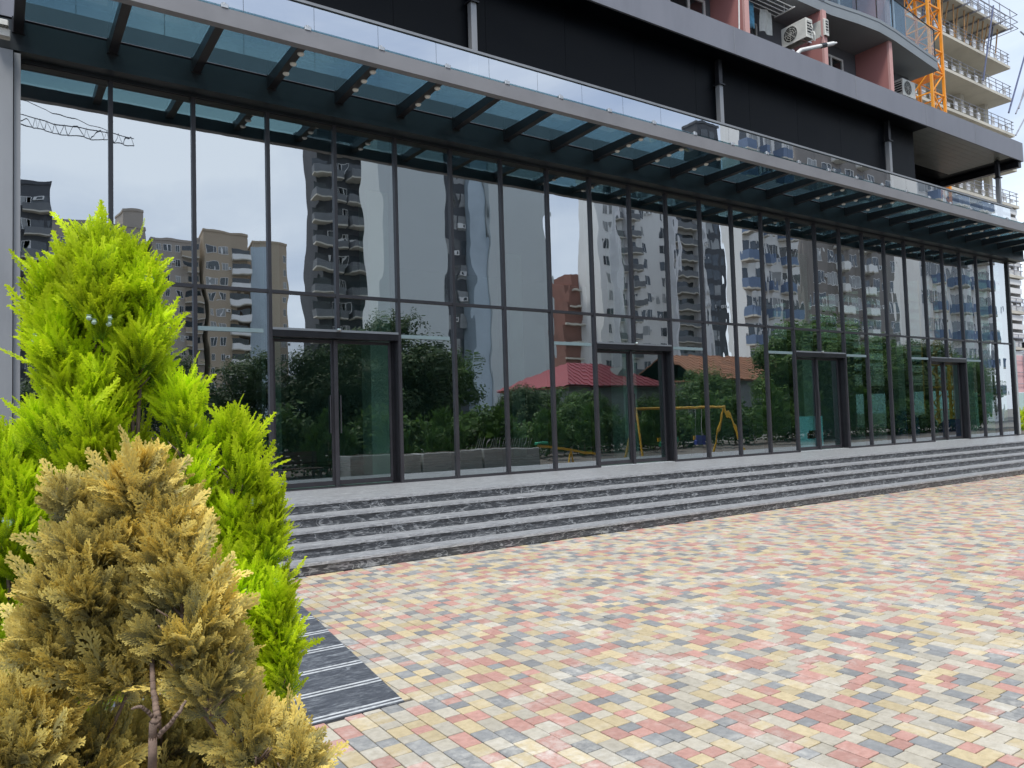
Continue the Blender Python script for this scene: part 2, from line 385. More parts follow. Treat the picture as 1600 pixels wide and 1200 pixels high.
# ---- ramp
ramp_o = struct('access_ramp', 'dark granite ramp with paired pale grip grooves left of the steps')
RY0, RY1 = 4.10, 9.40; SL = .66/(9.2-4.10)
obj('ramp_core', MB().add([(.05,RY0,-.02),(1.97,RY0,-.02),(1.97,RY1+.5,-.02),(.05,RY1+.5,-.02),(.05,RY0+.1,-.0),(1.97,RY0+.1,-.0),(1.97,RY1,.61),(.05,RY1,.61)],
    [(0,3,2,1),(4,5,6,7),(0,1,5,4),(1,2,6,5),(2,3,7,6),(3,0,4,7)]), MAT['riser'], ramp_o)
y = RY0; stepy = .292
while y < 9.15:
    z = (y-RY0)*SL; z1 = z + stepy*SL
    for (xa, xb) in ((.05, 1.01), (1.013, 1.977)):
        key = ('rm', round(xb-xa, 3))
        if key not in mc:
            w_ = xb-xa; m = MB(); th = .03
            def q(ya, yb, up, mi):
                za, zb = ya*SL, yb*SL
                m.add([(0,ya,za-th),(w_,ya,za-th),(w_,yb,zb-th),(0,yb,zb-th),(0,ya,za+up),(w_,ya,za+up),(w_,yb,zb+up),(0,yb,zb+up)],
                      [(0,3,2,1),(4,5,6,7),(0,1,5,4),(1,2,6,5),(2,3,7,6),(3,0,4,7)], mi)
            q(.001, .014, .0, 0); q(.014, .034, -.0015, 1); q(.034, .048, .0, 0); q(.048, .068, -.0015, 1); q(.068, stepy-.001, .0, 0)
            mc[key] = m.mesh('ramp_slab', [MAT['ramp'], MAT['strip']])
        put('ramp_slab', mc[key], ramp_o, (xa, y, z+.004))
    y += stepy

# ================================================================== GLASS-FRONTED PODIUM
bld = thing('glass_fronted_building', 'long dark podium with a tall glass curtain wall and glass canopy', 'building', (14, YF, ZP))
def rel(o): 
    o.location = Vector(o.location) - Vector((14, YF, ZP)); return o
def bpart(name, mb, mats, parent=None, loc=(0, 0, 0)):
    o = obj(name, mb, mats, parent or bld, loc)
    if parent is None: rel(o)
    return o
ZT, ZTOP, ZD = 3.68, 6.46, 3.06
DOORS = [2, 8, 14, 20]
dbay = {d for a in DOORS for d in (a, a+1)}
# mullions (each a part)
mu_full = MB().box(-.027, .027, -.045, .0, ZP+.002, ZTOP).box(-.024, .024, .012, .16, ZP+.002, ZTOP).mesh('mullion', MAT['frame'])
mu_up = MB().box(-.027, .027, -.045, .0, ZD+.06, ZTOP).box(-.024, .024, .012, .16, ZD+.06, ZTOP).mesh('mullion', MAT['frame'])
for n in range(0, 26):
    rel(put('mullion', mu_up if (n-1) in DOORS else mu_full, bld, (XM(n), YF, 0)))
# transoms and sill per bay
tr = MB().box(.028, DX-.028, -.038, 0, ZT-.025, ZT+.025).box(.028, DX-.028, .012, .08, ZT-.025, ZT+.025).mesh('transom', MAT['frame'])
sl = MB().box(.028, DX-.028, -.035, 0, ZP+.002, ZP+.045).mesh('sill_rail', MAT['frame'])
hd = MB().box(.028, DX-.028, -.035, 0, ZTOP-.05, ZTOP-.002).mesh('head_rail', MAT['frame_dark'])
def pane_mesh(h, name='glass_pane'): return MB().box(.028, DX-.028, 0, .010, 0, h).mesh(name, MAT['pane'])
p_low, p_up, p_over = pane_mesh(ZT-.026-ZP-.046), pane_mesh(ZTOP-.051-ZT-.026), pane_mesh(ZT-.026-ZD-.061)
rp = random.Random(21)
def tiltrot(a=.0012): return (rp.uniform(-a, a)*.8, 0, rp.uniform(-a, a))
for n in range(-1, 25):
    x = XM(n)
    rel(put('transom', tr, bld, (x, YF, 0))); rel(put('head_rail', hd, bld, (x, YF, 0)))
    o = rel(put('glass_pane', p_up, bld, (x, YF, ZT+.026), tiltrot()))
    if n in dbay: rel(put('glass_pane', p_over, bld, (x, YF, ZD+.061), tiltrot()))
    else:
        rel(put('sill_rail', sl, bld, (x, YF, 0))); rel(put('glass_pane', p_low, bld, (x, YF, ZP+.046), tiltrot()))
# doors: recessed pairs
for k, a in enumerate(DOORS):
    w = 2*DX-.054; D = rel(put('sliding_door', MB().box(0, w, .13, .19, 2.34, 2.40).box(0, .05, .13, .19, .012, 2.34).box(w-.05, w, .13, .19, .012, 2.34).mesh('door_frame', MAT['frame_dark']), bld, (XM(a)+.027, YF, ZP)))
    obj('door_header', MB().box(0, w, -.05, .129, 2.34, 2.46), MAT['frame_dark'], D)
    obj('head_strip', MB().box(0, w, -.058, -.051, 2.44, 2.475), MAT['frame_light'], D)
    obj('jamb', MB().box(w-.012, w, -.0, .129, .012, 2.338), MAT['frame_dark'], D)
    obj('jamb', MB().box(0, .012, -.0, .129, .012, 2.338), MAT['frame_dark'], D)
    obj('threshold', MB().box(0, w, -.02, .24, .001, .011), MAT['frame'] if k == 0 else MAT['strip'], D)
    for s in (0, 1):
        xa = .052 + s*(w/2-.03); xb = xa + w/2-.075
        lf = obj('door_leaf', MB().box(xa, xa+.035, .145, .185, .03, 2.33).box(xb-.035, xb, .145, .185, .03, 2.33).box(xa+.035, xb-.035, .147, .183, .03, .10).box(xa+.035, xb-.035, .147, .183, 2.28, 2.33)
              .box(xa+.036, xb-.036, .162, .168, .101, 2.279, 1), [MAT['frame'], MAT['door_glass']], D)
    obj('centre_post', MB().box(w/2-.030, w/2+.030, .09, .144, .012, 2.33), MAT['frame'], D)
    for sx_ in (-1, 1): obj('pull_handle', MB().tube((w/2+sx_*.085, .125, .85), (w/2+sx_*.085, .125, 1.45), .012, 8).tube((w/2+sx_*.085, .125, .92), (w/2+sx_*.085, .146, .92), .008, 6).tube((w/2+sx_*.085, .125, 1.38), (w/2+sx_*.085, .146, 1.38), .008, 6), MAT['frame'], D)
    obj('sensor', MB().lathe((w/2, -.075, 2.46), [(.01, -.012), (.035, -.006), (.04, .012), (.03, .03)], 10), MAT['silver'], D)
# pale glass shelf strips at door-head height in the bays beside the doors
for n in (1, 4, 7, 10, 13, 16, 19, 22):
    bpart('shelf_strip', MB().box(.03, DX*.9, -.034, -.003, 3.045, 3.105), MAT['shelf'], None, (XM(n), YF, 0))
# corner pillar on the left and on the right
bpart('corner_pillar', MB().box(.01, .19, YF-.36, YF+.02, 0, 6.42).box(.2, .272, YF-.30, YF+.02, .1, 6.42), MAT['frame_light'])
bpart('wall_panel', MB().box(-3.4, -.03, YF-.33, YF+.3, 0, 3.2).box(-3.4, -.03, YF-.33, YF+.3, 3.206, 5.9).box(-3.4, -.012, YF-.31, YF+.3, 5.906, 11), MAT['frame_light'])
bpart('wall_light', MB().bbox(.0, .16, YF-.50, YF-.38, 6.52, 6.62, .01).bbox(.02, .14, YF-.56, YF-.38, 6.63, 6.70, .01), MAT['white_metal'])
bpart('corner_pillar', MB().box(27.84, 27.93, YF-.06, YF+.22, ZP, 6.44), MAT['frame_dark'])
# glazed return wall on the right end
bpart('return_glass', MB().box(27.895, 27.905, YF+.23, 21, ZP, 6.44), MAT['pane'])
# wall beam over the glass
bpart('wall_beam', MB().box(.02, 28.6, YF-.25, YF+.3, ZTOP+.002, 6.86).box(.06, 28.56, YF-.285, YF-.252, ZTOP+.0, ZTOP+.075).box(.03, 28.5, YF-.06, YF+.02, ZTOP-.04, ZTOP), MAT['beam_face'])
# terrace slab and floor behind canopy
bpart('terrace_slab', MB().box(-3, 28.75, YF-.23, 22, 6.90, 7.14), MAT['fascia'])
# ---- interior
inter = bpart('interior_shell', MB().box(.2, 27.8, YF+.3, 20.9, ZP-.06, ZP-.001, 0).box(.2, 27.8, 20.6, 20.9, ZP, 6.44, 1).box(.0, .2, YF+.02, 20.9, ZP, 6.44, 1).box(.2, 27.8, YF+.3, 20.9, 6.3, 6.44, 2),
    [simple('interior_floor', (.45, .52, .50), .25, 0, .15, .8), simple('interior_wall', (.30, .34, .33), .8, 0, .2, .7), simple('interior_ceiling', (.04, .042, .046), .9, 0, .1, 1)])
colm = MB().box(-.22, .22, -.22, .22, 0, 5.6).mesh('column', simple('interior_column', (.6, .64, .60), .7, 0, .12, 1.5))
for i, (x, y) in enumerate(((6.3, 14.0), (12.9, 14.0), (19.5, 13.6), (24.2, 13.4), (27.0, 12.6), (5.2, 17.5), (12, 17.5))):
    rel(put('column', colm, bld, (x, y, ZP)))
part_m = simple('pale_partition', (.30, .33, .33), .8, 0, .15, 1.2)
bpart('partition', MB().box(12.6, 15.5, 17.8, 17.95, ZP, 4.4).box(16.5, 20.4, 15.6, 15.75, ZP, 3.6).box(22, 27, 16.5, 16.65, ZP, 4.2), part_m)

# ---- canopy
cano = bpart('canopy', MB().box(-.35, 29.2, 9.58, 9.66, 6.655, 6.87).box(-.35, 29.2, 9.66, 9.70, 6.655, 6.68), MAT['canopy_front'])
cb = MB().add([(-.055,9.70,6.74),(.055,9.70,6.74),(.055,11.195,6.70),(-.055,11.195,6.70),(-.055,9.70,6.86),(.055,9.70,6.86),(.055,11.195,6.885),(-.055,11.195,6.885)],
    [(0,3,2,1),(4,5,6,7),(0,1,5,4),(1,2,6,5),(2,3,7,6),(3,0,4,7)]).box(-.07, .07, 11.17, 11.199, 6.69, 6.895).mesh('canopy_beam', MAT['frame_dark'])
cg = MB().box(.012, DX-.012, 9.60, 11.195, 6.892, 6.908).mesh('canopy_pane', MAT['canopy_glass'])
br = MB().bbox(-.045, .045, 9.57, 9.64, 6.871, 6.925, .008).tube((0, 9.605, 6.925), (0, 9.605, 6.945), .02, 8).mesh('bracket', MAT['silver'])
l1 = MB().lathe((0, 0, 0), [(.004, -.022), (.034, -.020), (.046, -.008), (.048, .012)], 14).mesh('downlight', MAT['lamp_lens'])
for n in range(-1, 27):
    put('canopy_beam', cb, cano, (XM(n), 0, 0))
    put('canopy_pane', cg, cano, (XM(n), 0, 0))
    put('bracket', br, cano, (XM(n), 0, 0))
    if n in (2, 3, 4, 8, 9, 10, 14, 15, 16, 20, 21, 22):
        for yy in (9.98, 10.30, 10.62): put('downlight', l1, cano, (XM(n)+.035, yy, 6.734-.0268*(yy-9.7)))
# ---- terrace balustrade and posts
bal = bpart('balustrade', MB().box(-3, 28.5, YF-.05, YF+.03, 8.30, 8.345).box(-3, 28.5, YF-.06, YF+.03, 7.141, 7.20), MAT['frame_light'])
bg_ = MB().box(.003, 1.097, YF-.02, YF-.008, 7.201, 8.299).mesh('rail_pane', MAT['rail_glass'])
for i in range(28):
    put('rail_pane', bg_, bal, (-2.4+i*1.1, 0, 0), (0, 0, 0))
post = MB().box(-.06, .06, YF+.05, YF+.17, 7.142, 9.30).box(-.06, .06, YF+.05, YF+.17, 9.33, 9.91, 1).box(-.10, .10, YF+.01, YF+.21, 9.30, 9.33, 1).mesh('terrace_post', [MAT['frame_light'], MAT['frame_dark']])
for x in (.3, 7.25, 14.0, 21.2, 27.95): rel(put('terrace_post', post, bld, (x, 0, 0)))
# ---- terrace recess, dark wall, overhang
ovh = bpart('overhang', MB().box(-3, 28.95, 11.15, 11.2, 9.92, 10.56).box(28.9, 28.95, 11.2, 15, 9.92, 10.56), MAT['fascia'])
for x in (2.4, 8.3, 14.1, 19.0, 22.6, 25.6): bpart('panel_seam', MB().box(x, x+.012, 11.146, 11.149, 9.93, 10.55), MAT['frame_light'])
bpart('soffit', MB().box(-3, 22.8, 11.21, 14.2, 9.93, 9.97), MAT['soffit'])
for i in range(10): bpart('soffit_reflection_board', MB().box(22.81, 28.1, 11.21+i*.2, 11.21+i*.2+.194, 9.93, 9.96), MAT['soffit_reflection'])  # lighter boards stand in for the patch mirrored by the dark soffit
bpart('soffit', MB().box(28.105, 28.89, 11.21, 14.2, 9.93, 9.96).box(22.81, 28.1, 13.215, 14.2, 9.93, 9.96), MAT['soffit'])
wpan = MB().box(.003, 1.897, 11.66, 11.75, 7.141, 9.925).mesh('wall_panel', MAT['soffit'])
for i in range(13): rel(put('wall_panel', wpan, bld, (-2.0+i*1.9+.1, 0, 0)))
bpart('terrace_wall', MB().box(-3, 22.79, 11.76, 11.85, 7.141, 9.925), MAT['soffit'])
bpart('terrace_wall', MB().box(22.8, 28.5, 13.7, 13.8, 7.141, 9.925), MAT['soffit'])
bpart('edge_beam', MB().box(28.7, 28.89, 11.21, 14.2, 9.72, 9.925), MAT['frame_dark'])

# ================================================================== APARTMENT BLOCK ABOVE
apt = thing('apartment_block', 'grey apartment block with pink balcony dividers above the dark overhang', 'building', (14, 13.7, 10.6))
def apart(name, mb, mats, parent=None, loc=(0, 0, 0)):
    o = obj(name, mb, mats, parent or apt, loc)
    if parent is None: o.location = Vector(loc) - Vector((14, 13.7, 10.6))
    return o
MAT['aptwall'] = simple('grey_render', (.13, .14, .16), .8, 0, .08, .8, streak=True)
MAT['pink'] = simple('dusty_pink_render', (.46, .20, .19), .8, 0, .08, 1, streak=True)
MAT['pink_edge'] = simple('pale_pink_edge', (.62, .36, .34), .8, 0, .06, 1)
MAT['slabgrey'] = simple('pale_grey_slab', (.25, .28, .31), .7, 0, .06, 1)
MAT['slabunder'] = simple('grey_slab_underside', (.13, .14, .155), .8, 0, .06, 1)
MAT['white'] = simple('white_pvc', (.74, .74, .73), .4, 0, .05, 4)
MAT['room'] = simple('dim_room', (.10, .10, .095), .9, 0, .3, 1.5)
MAT['curtain'] = simple('curtain', (.35, .33, .29), .9, 0, .3, 6, streak=True)
apart('wall', MB().box(-3, 26.7, 13.7, 24, 10.57, 19), MAT['aptwall'])
FH = 3.1
front = [(-3, 12.63), (18.8, 12.63), (20.4, 12.60), (21.6, 12.46), (22.6, 12.40), (23.6, 12.46), (27.0, 12.83), (27.0, 13.9), (-3, 13.9)]
for f in range(2):
    z = 13.3+f*FH
    apart('balcony_slab', MB().prism(front, z, z+.30).prism([(x, y-.012) if y < 13.5 else (x, y) for x, y in front], z+.302, z+.40), MAT['slabgrey'])
    # clear balustrade following the slab edge
    b = MB(); fr_ = [(x, y+.05) for x, y in front[1:7]]
    fr_ = [(17.2, 12.68)] + fr_
    rails = MB()
    for (xa, ya), (xb, yb) in zip(fr_, fr_[1:]):
        b.bar((xa, ya, z+.42+.5), (xb, yb, z+.92), .012, 1.0)
        rails.tube((xa, ya, z+1.45), (xb, yb, z+1.45), .02, 6).tube((xa, ya, z+.40), (xa, ya, z+1.45), .015, 6)
    rails.tube((26.95, 12.88, z+.4), (26.95, 12.88, z+1.45), .015, 6)
    apart('balcony_glass', b, MAT['clear_glass']); apart('handrail', rails, MAT['frame_dark'])
    for x in (12.93, 16.44, 19.95, 23.47):
        z0 = 10.57 if f == 0 else z-FH+.401
        apart('balcony_divider', MB().box(x-.09, x+.09, 12.62, 13.69, z0, z-.001).box(x-.092, x+.092, 12.55, 12.62, z0, z-.001, 1), [MAT['pink'], MAT['pink_edge']])
def apt_window(x0, x1, z0, z1, split):
    y = 13.7
    fr = MB().box(x0, x1, y-.06, y+.02-.021, z1-.07, z1).box(x0, x1, y-.06, y-.001, z0, z0+.07).box(x0, x0+.07, y-.06, y-.001, z0+.07, z1-.07).box(x1-.07, x1, y-.06, y-.001, z0+.07, z1-.07)
    for s in split: fr.box(s-.04, s+.04, y-.055, y-.001, z0+.07, z1-.07)
    w = apart('window', fr, MAT['white'])
    p = MB().box(x0+.07, x1-.07, y-.03, y-.024, z0+.07, z1-.07)
    o = obj('pane', p, MAT['win_glass'], w)
    o2 = obj('curtain', MB().box(x0+.07, x1-.07, y-.012, y-.006, z0+.07, z1-.07).box(x0+.1, x0+(x1-x0)*.35, y-.018, y-.0125, z0+.07, z1-.07, 1), [MAT['room'], MAT['curtain']], w)
apt_window(13.3, 16.1, 11.2, 12.97, (14.7, 15.45)); apt_window(17.0, 18.3, 11.2, 12.93, (17.65,)); apt_window(20.6, 22.6, 11.2, 12.93, (21.95,))
for f in range(1, 2):
    z = 10.6+f*FH+.1
    for a, b in ((13.3, 15.6), (17.0, 19), (20.6, 22.6), (24.2, 25.9)): apt_window(a, b, z+.5, z+2.4, ((a+b)/2,))
# things hung on the first balconies
MAT['ac_white'] = simple('aged_white_casing', (.66, .66, .62), .5, 0, .08, 6)
MAT['dark_fan'] = simple('black_fan_well', (.02, .02, .02), .6)
def ac_unit(label, loc, face, w=.82, h=.56, d=.3, group='air conditioners on the balcony walls'):
    """face '-x' or '-y' is where the fan looks"""
    t = thing('air_conditioner', label, 'air conditioner', loc, group)
    R = {'-y': 0, '-x': -math.pi/2, '+x': math.pi/2}[face]; t.rotation_euler = (0, 0, R)
    obj('casing', MB().bbox(-w/2, w/2, 0, d, 0, h, .015), MAT['ac_white'], t)
    obj('fan_well', MB().tube((-w*.12, -.004, h/2), (-w*.12, .01, h/2), h*.40, 20), MAT['dark_fan'], t)
    gr = MB()
    for k in range(1, 5):
        r = h*.40*k/4; pts = [(-w*.12+r*math.cos(a), -.012, h/2+r*math.sin(a)) for a in np.linspace(0, 2*math.pi, 17)]
        gr.path(pts, .004, 4)
    for a in range(4): c, s_ = math.cos(a*math.pi/4)*h*.4, math.sin(a*math.pi/4)*h*.4; gr.tube((-w*.12-c, -.013, h/2-s_), (-w*.12+c, -.013, h/2+s_), .004, 4)
    obj('fan_grille', gr, MAT['ac_white'], t)
    lv = MB()
    for k in range(5):
        for sx_ in (-1, 1): lv.box(sx_*w/2-.009, sx_*w/2+.009, .04, d-.04, .10+k*.085, .125+k*.085)
    for sx_ in (-1, 1): obj('louvre', MB().box(sx_*w/2-.004, sx_*w/2+.004, .04, d-.04, .10, h-.08), MAT['dark_fan'], t)
    obj('louvre_bars', lv, MAT['ac_white'], t)['kind'] = 'stuff'
    obj('wall_bracket', MB().box(-w*.35, -w*.32, -.02, d+.1, -.04, -.002).box(w*.32, w*.35, -.02, d+.1, -.04, -.002), MAT['silver'], t)
    obj('pipe', MB().path([(w/2+.01, d*.6, .12), (w/2+.10, d*.6, .14), (w/2+.13, d*.6, .02), (w/2+.10, d*.7, -.12)], .022, 7).path([(w/2+.0, d*.4, .3), (w/2+.08, d*.4, .34), (w/2+.11, d*.4, .22)], .016, 7), MAT['ac_white'], t)
    return t
ac_unit('dirty white air conditioner beside the drying rack on the first balcony', (18.68, 12.72, 12.07), '-x')
ac_unit('slim white air conditioner high on the right side of the middle pink divider', (20.06, 12.8, 12.52), '+x', .62, .50, .2)
ac_unit('boxy white air conditioner near the end of the grey wall by the orange crane', (25.55, 13.1, 12.15), '-y', .8, .58, .34)
flue = thing('flue_pipe', 'white flue pipe slanting out from a white box beside the pink divider', 'pipe', (17.9, 12.25, 11.25))
obj('pipe_arm', MB().path([(0, 0, 0), (.35, -.02, .28), (1.25, -.05, .62)], .055, 10), MAT['white'], flue)
obj('collar', MB().tube((1.25, -.05, .62), (1.47, -.055, .70), .07, 10), MAT['frame_dark'], flue)
obj('tip', MB().tube((1.47, -.055, .70), (1.85, -.06, .84), .06, 10).tube((1.85, -.06, .84), (2.0, -.06, .90), .03, 8), MAT['white'], flue)
bx_ = obj('boiler_box', MB().bbox(17.95, 18.45, 12.32, 12.6, 10.9, 11.38, .01), MAT['white']); tag(bx_, 'small white box standing under the flue pipe on the balcony edge', 'box')
rack = thing('drying_rack', 'ceiling drying rack of thin white bars over the first balcony', 'drying rack', (17.6, 13, 13.1))
for k in range(5): obj('rod', MB().tube((-1.0, -.35+k*.14, -.06), (1.0, -.35+k*.14, -.06), .012, 6), MAT['white'], rack)
for sx_ in (-1, 1): obj('end_bar', MB().bar((sx_*1.02, -.4, -.06), (sx_*1.02, .28, -.06), .03, .03).tube((sx_*1.02, -.06, -.06), (sx_*1.02, -.06, .2), .01, 5), MAT['white'], rack)
def cloth(name, label, x0, x1, y, z0, z1, mat, cat='cloth'):
    m = MB(); nx = 10; vs = []; fs = []
    for j in range(5):
        for i in range(nx+1):
            u = i/nx; vs.append((x0+(x1-x0)*u, y+.03*math.sin(u*9+j*.5)+.008*j, z1+(z0-z1)*j/4+.02*math.sin(u*5)*(j/4)))
    for j in range(4):
        for i in range(nx): a = j*(nx+1)+i; fs.append((a, a+nx+1, a+nx+2, a+1))
    m.add(vs, fs); o = obj(name, m, mat); sm_ = o.modifiers.new('thickness', 'SOLIDIFY'); sm_.thickness = .006
    return tag(o, label, cat)
cloth('towel', 'pale grey towel hanging from the drying rack in the middle', 17.75, 18.25, 13.1, 12.35, 13.0, simple('pale_towel', (.55, .56, .54), .9))
cloth('towel', 'blue striped towel hanging from the drying rack at the left', 16.85, 17.4, 13.05, 12.3, 13.0, simple('blue_towel', (.10, .28, .42), .9, 0, .6, 6))
wand = obj('broom_stick', MB().tube((15.35, 12.0, 10.56), (15.5, 12.05, 12.2), .018, 6), MAT['white']); tag(wand, 'thin pale stick leaning above the overhang by the left pink divider', 'stick')

# ================================================================== CONCRETE SHELL, CRANE, FENCE ON THE RIGHT
MAT['concrete'] = simple('raw_concrete', (.58, .55, .48), .85, 0, .12, .35)
MAT['concrete_d'] = simple('darker_concrete', (.48, .46, .41), .85, 0, .15, .3)  # slightly darker concrete for the core walls
MAT['orange'] = simple('orange_crane_paint', (.85, .33, .02), .45, 0, .12, 2)
MAT['steel_b'] = simple('grey_scaffold_tube', (.30, .31, .36), .5, .3, .2, 2)
MAT['blue_prop'] = simple('blue_prop', (.10, .12, .22), .5, 0, .2, 3)
MAT['timber'] = simple('formwork_timber', (.42, .25, .12), .8, 0, .3, 3)
MAT['white_clad'] = simple('white_cladding', (.74, .74, .75), .6, 0, .06, .6)
shell = thing('concrete_tower_shell', 'unfinished concrete tower with open floors and temporary railings behind the crane', 'building', (60, 30, 0))
def spart(name, mb, mats): o = obj(name, mb, mats, shell); o.location = (-60, -30, 0); return o
LV = [3.4, 6.6, 9.8, 13.0, 16.2, 19.4, 22.8, 26.0, 29.3, 32.3, 35.9]
for i, z in enumerate(LV):
    spart('floor_slab', MB().box(40, 76.4, 30, 45, z, z+.24), MAT['concrete'])
    if i < len(LV)-1:
        z1 = LV[i+1]
        if i < 5:
            b = MB()
            for k in range(4): b.box(40.2, 76.2, 30.15, 30.3, z+.3+k*.78, z+.3+k*.78+.46)
            spart('white_cladding', b.box(76.2, 76.3, 30.3, 45, z+.3, z1-.05), MAT['white_clad'])
        for x in (57, 64, 70.5, 75): spart('column', MB().box(x-.3, x+.3, 31.6, 32.1, z+.24, z1), MAT['concrete'])
        for bb in ((42, 56, 33, 33.3), (60, 68, 33.5, 33.8), (72.2, 75.1, 32.4, 40)): spart('core_wall', MB().box(*bb, z+.241, z1-.001), MAT['concrete_d'])
    rl = MB(); zz = z+.24
    for x in np.arange(41, 76.5, 1.3): rl.tube((x, 30.08, zz), (x, 30.08, zz+1.15), .03, 5)
    for h in (.45, .8, 1.12): rl.tube((40, 30.05, zz+h), (76.4, 30.05, zz+h), .028, 5)
    for y_ in np.arange(31, 40, 1.5): rl.tube((76.35, y_, zz), (76.35, y_, zz+1.15), .028, 5)
    for h in (.5, 1.12): rl.tube((76.35, 30.05, zz+h), (76.35, 40, zz+h), .028, 5)
    spart('railing', rl, MAT['steel_b'])
    rr = random.Random(i)
    for x in np.arange(58.2, 76, 1.3):
        if rr.random() < .92: spart('infill_board', MB().box(x-.32, x+.32, 30.10, 30.13, zz+.18, zz+.18+rr.uniform(.3, .75)), MAT['white_clad'])
pr = MB(); tb = MB(); rr = random.Random(4)
for x in np.arange(60, 76, .9):
    (pr if rr.random() < .3 else tb).tube((x, 30.4+rr.random(), 32.55), (x+rr.uniform(-.1, .1), 30.4, 35.85), .06, 6)
spart('prop', pr, MAT['blue_prop']); spart('timber_prop', tb, MAT['timber'])['kind'] = 'stuff'
sf = MB()
for x in np.arange(58, 78, 2.0): sf.tube((x, 29.6, 35.6), (x, 29.6, 37.6), .04, 5).bar((x, 29.4, 35.8), (x, 33, 35.8), .1, .12)
for h in (36.2, 36.8, 37.5): sf.tube((58, 29.6, h), (77.5, 29.6, h), .035, 5); sf.tube((77.5, 29.6, h), (77.8, 38, h), .035, 5)
spart('edge_scaffold', sf, MAT['steel_b'])
bp_ = MB().tube((69.5, 29.4, 29.4), (71.8, 29.2, 36.5), .07, 6).tube((74.2, 29.5, 27.6), (78.4, 29.3, 34.6), .08, 6)
spart('raking_prop', bp_, MAT['blue_prop'])
# tower crane mast
crane = thing('tower_crane', 'orange lattice tower crane mast standing between the apartment block and the concrete shell', 'crane', (53.7, 26.4, 0))
cr = MB(); s = .82
for sx in (-s, s):
    for sy in (-s, s): cr.bar((sx, sy, 0), (sx, sy, 50), .16, .16)
sec = 1.55
zc = 0
di = MB(); hz = MB()
while zc < 50:
    flip = int(round(zc/sec)) % 2
    if zc < sec*1.5:
        di = MB(); hz = MB()
        for (a, b) in (((-s,-s),(s,-s)), ((s,-s),(s,s)), ((s,s),(-s,s)), ((-s,s),(-s,-s))):
            hz.bar((*a, 0), (*b, 0), .09, .09)
            p, q_ = (a, b) if flip else (b, a)
            di.bar((*p, 0), (*q_, sec), .07, .07)
        dm_ = dm_ + [di.mesh('cross_brace', MAT['orange'])] if flip else [di.mesh('cross_brace', MAT['orange'])]
        hm_ = hz.mesh('mast_ring', MAT['orange'])
    put('mast_ring', hm_, crane, (0, 0, zc)); put('cross_brace', dm_[flip], crane, (0, 0, zc))
    zc += sec
obj('mast_leg', cr, MAT['orange'], crane)
ld = MB().tube((.3, -.5, 0), (.3, -.5, 50), .03, 5).tube((-.1, -.5, 0), (-.1, -.5, 50), .03, 5)
for z in np.arange(0, 50, .6): ld.tube((.3, -.5, z), (-.1, -.5, z), .02, 4)
obj('ladder', ld, MAT['orange'], crane)
pl = MB()
for z in np.arange(6, 50, 6.2): pl.box(-.7, .7, -.7, .7, z, z+.06)
obj('landing_platform', pl, MAT['orange'], crane)
# slender outriggers / hoist cables right of the shell
hc = MB()
for a, b in (((77.6, 30, 28.9), (84, 30.5, 37)), ((77.9, 30.4, 28.6), (85.5, 31, 36)), ((76.6, 30, 26.2), (86, 31, 33.5)), ((79, 30, 36.5), (90, 30, 34.8))): hc.tube(a, b, .07, 6)
tag(obj('hoist_cable', hc, MAT['steel_b']), 'slanting dark cables and tubes at the right side of the concrete tower', 'cable')
# hoarding, pole, rail fence right of the podium
MAT['pinkmesh'] = simple('pink_hoarding', (.72, .44, .46), .7, 0, .08, .5)
MAT['teal'] = simple('pale_teal_hoarding', (.45, .60, .58), .6, 0, .06, .5)
ho = thing('site_hoarding', 'pink and pale teal site hoarding beyond the right end of the podium', 'hoarding', (60, 24, 0))
for i in range(14): obj('hoarding_panel', MB().box(-8+i*2.0, -8+i*2.0+1.97, 0, .06, 2.6, 5.2), MAT['pinkmesh'], ho); obj('lower_panel', MB().box(-8+i*2.0, -8+i*2.0+1.97, -.02, .04, .3, 2.57), MAT['teal'], ho)
hb = MB()
for i in range(15): hb.tube((-8+i*2.0, -.1, 0), (-8+i*2.0, -.1, 5.3), .04, 6)
for h in (3.2, 4.0, 4.8): hb.tube((-8, -.1, h), (20, -.1, h), .02, 5)
obj('hoarding_post', hb, MAT['steel_b'], ho)
pole = thing('fence_pole', 'tall dark pole with a small lamp head beside the right end of the glass', 'pole', (30.6, 12.1, ZP))
obj('shaft', MB().tube((0, 0, 0), (0, 0, 3.05), .045, 8), MAT['frame_dark'], pole); obj('head', MB().bbox(-.10, .08, -.09, .09, 3.05, 3.25, .02), MAT['frame_dark'], pole)
wp = tag(obj('white_pipe', MB().tube((29.4, 12.0, ZP), (29.4, 12.0, 3.9), .06, 10), MAT['white_metal']), 'white standpipe right beside the corner of the glass front', 'pipe')
rf = thing('metal_railing', 'low black metal railing on the landing right of the glass', 'railing', (31.5, 12, ZP))
m = MB().tube((-1.2, 0, 1.02), (6, 0, 1.02), .03, 6).tube((-1.2, 0, .12), (6, 0, .12), .02, 6)
for i in range(14): m.tube((-1.2+i*.55, 0, 0), (-1.2+i*.55, 0, 1.02), .018, 6)
obj('rail', m, MAT['frame_dark'], rf)

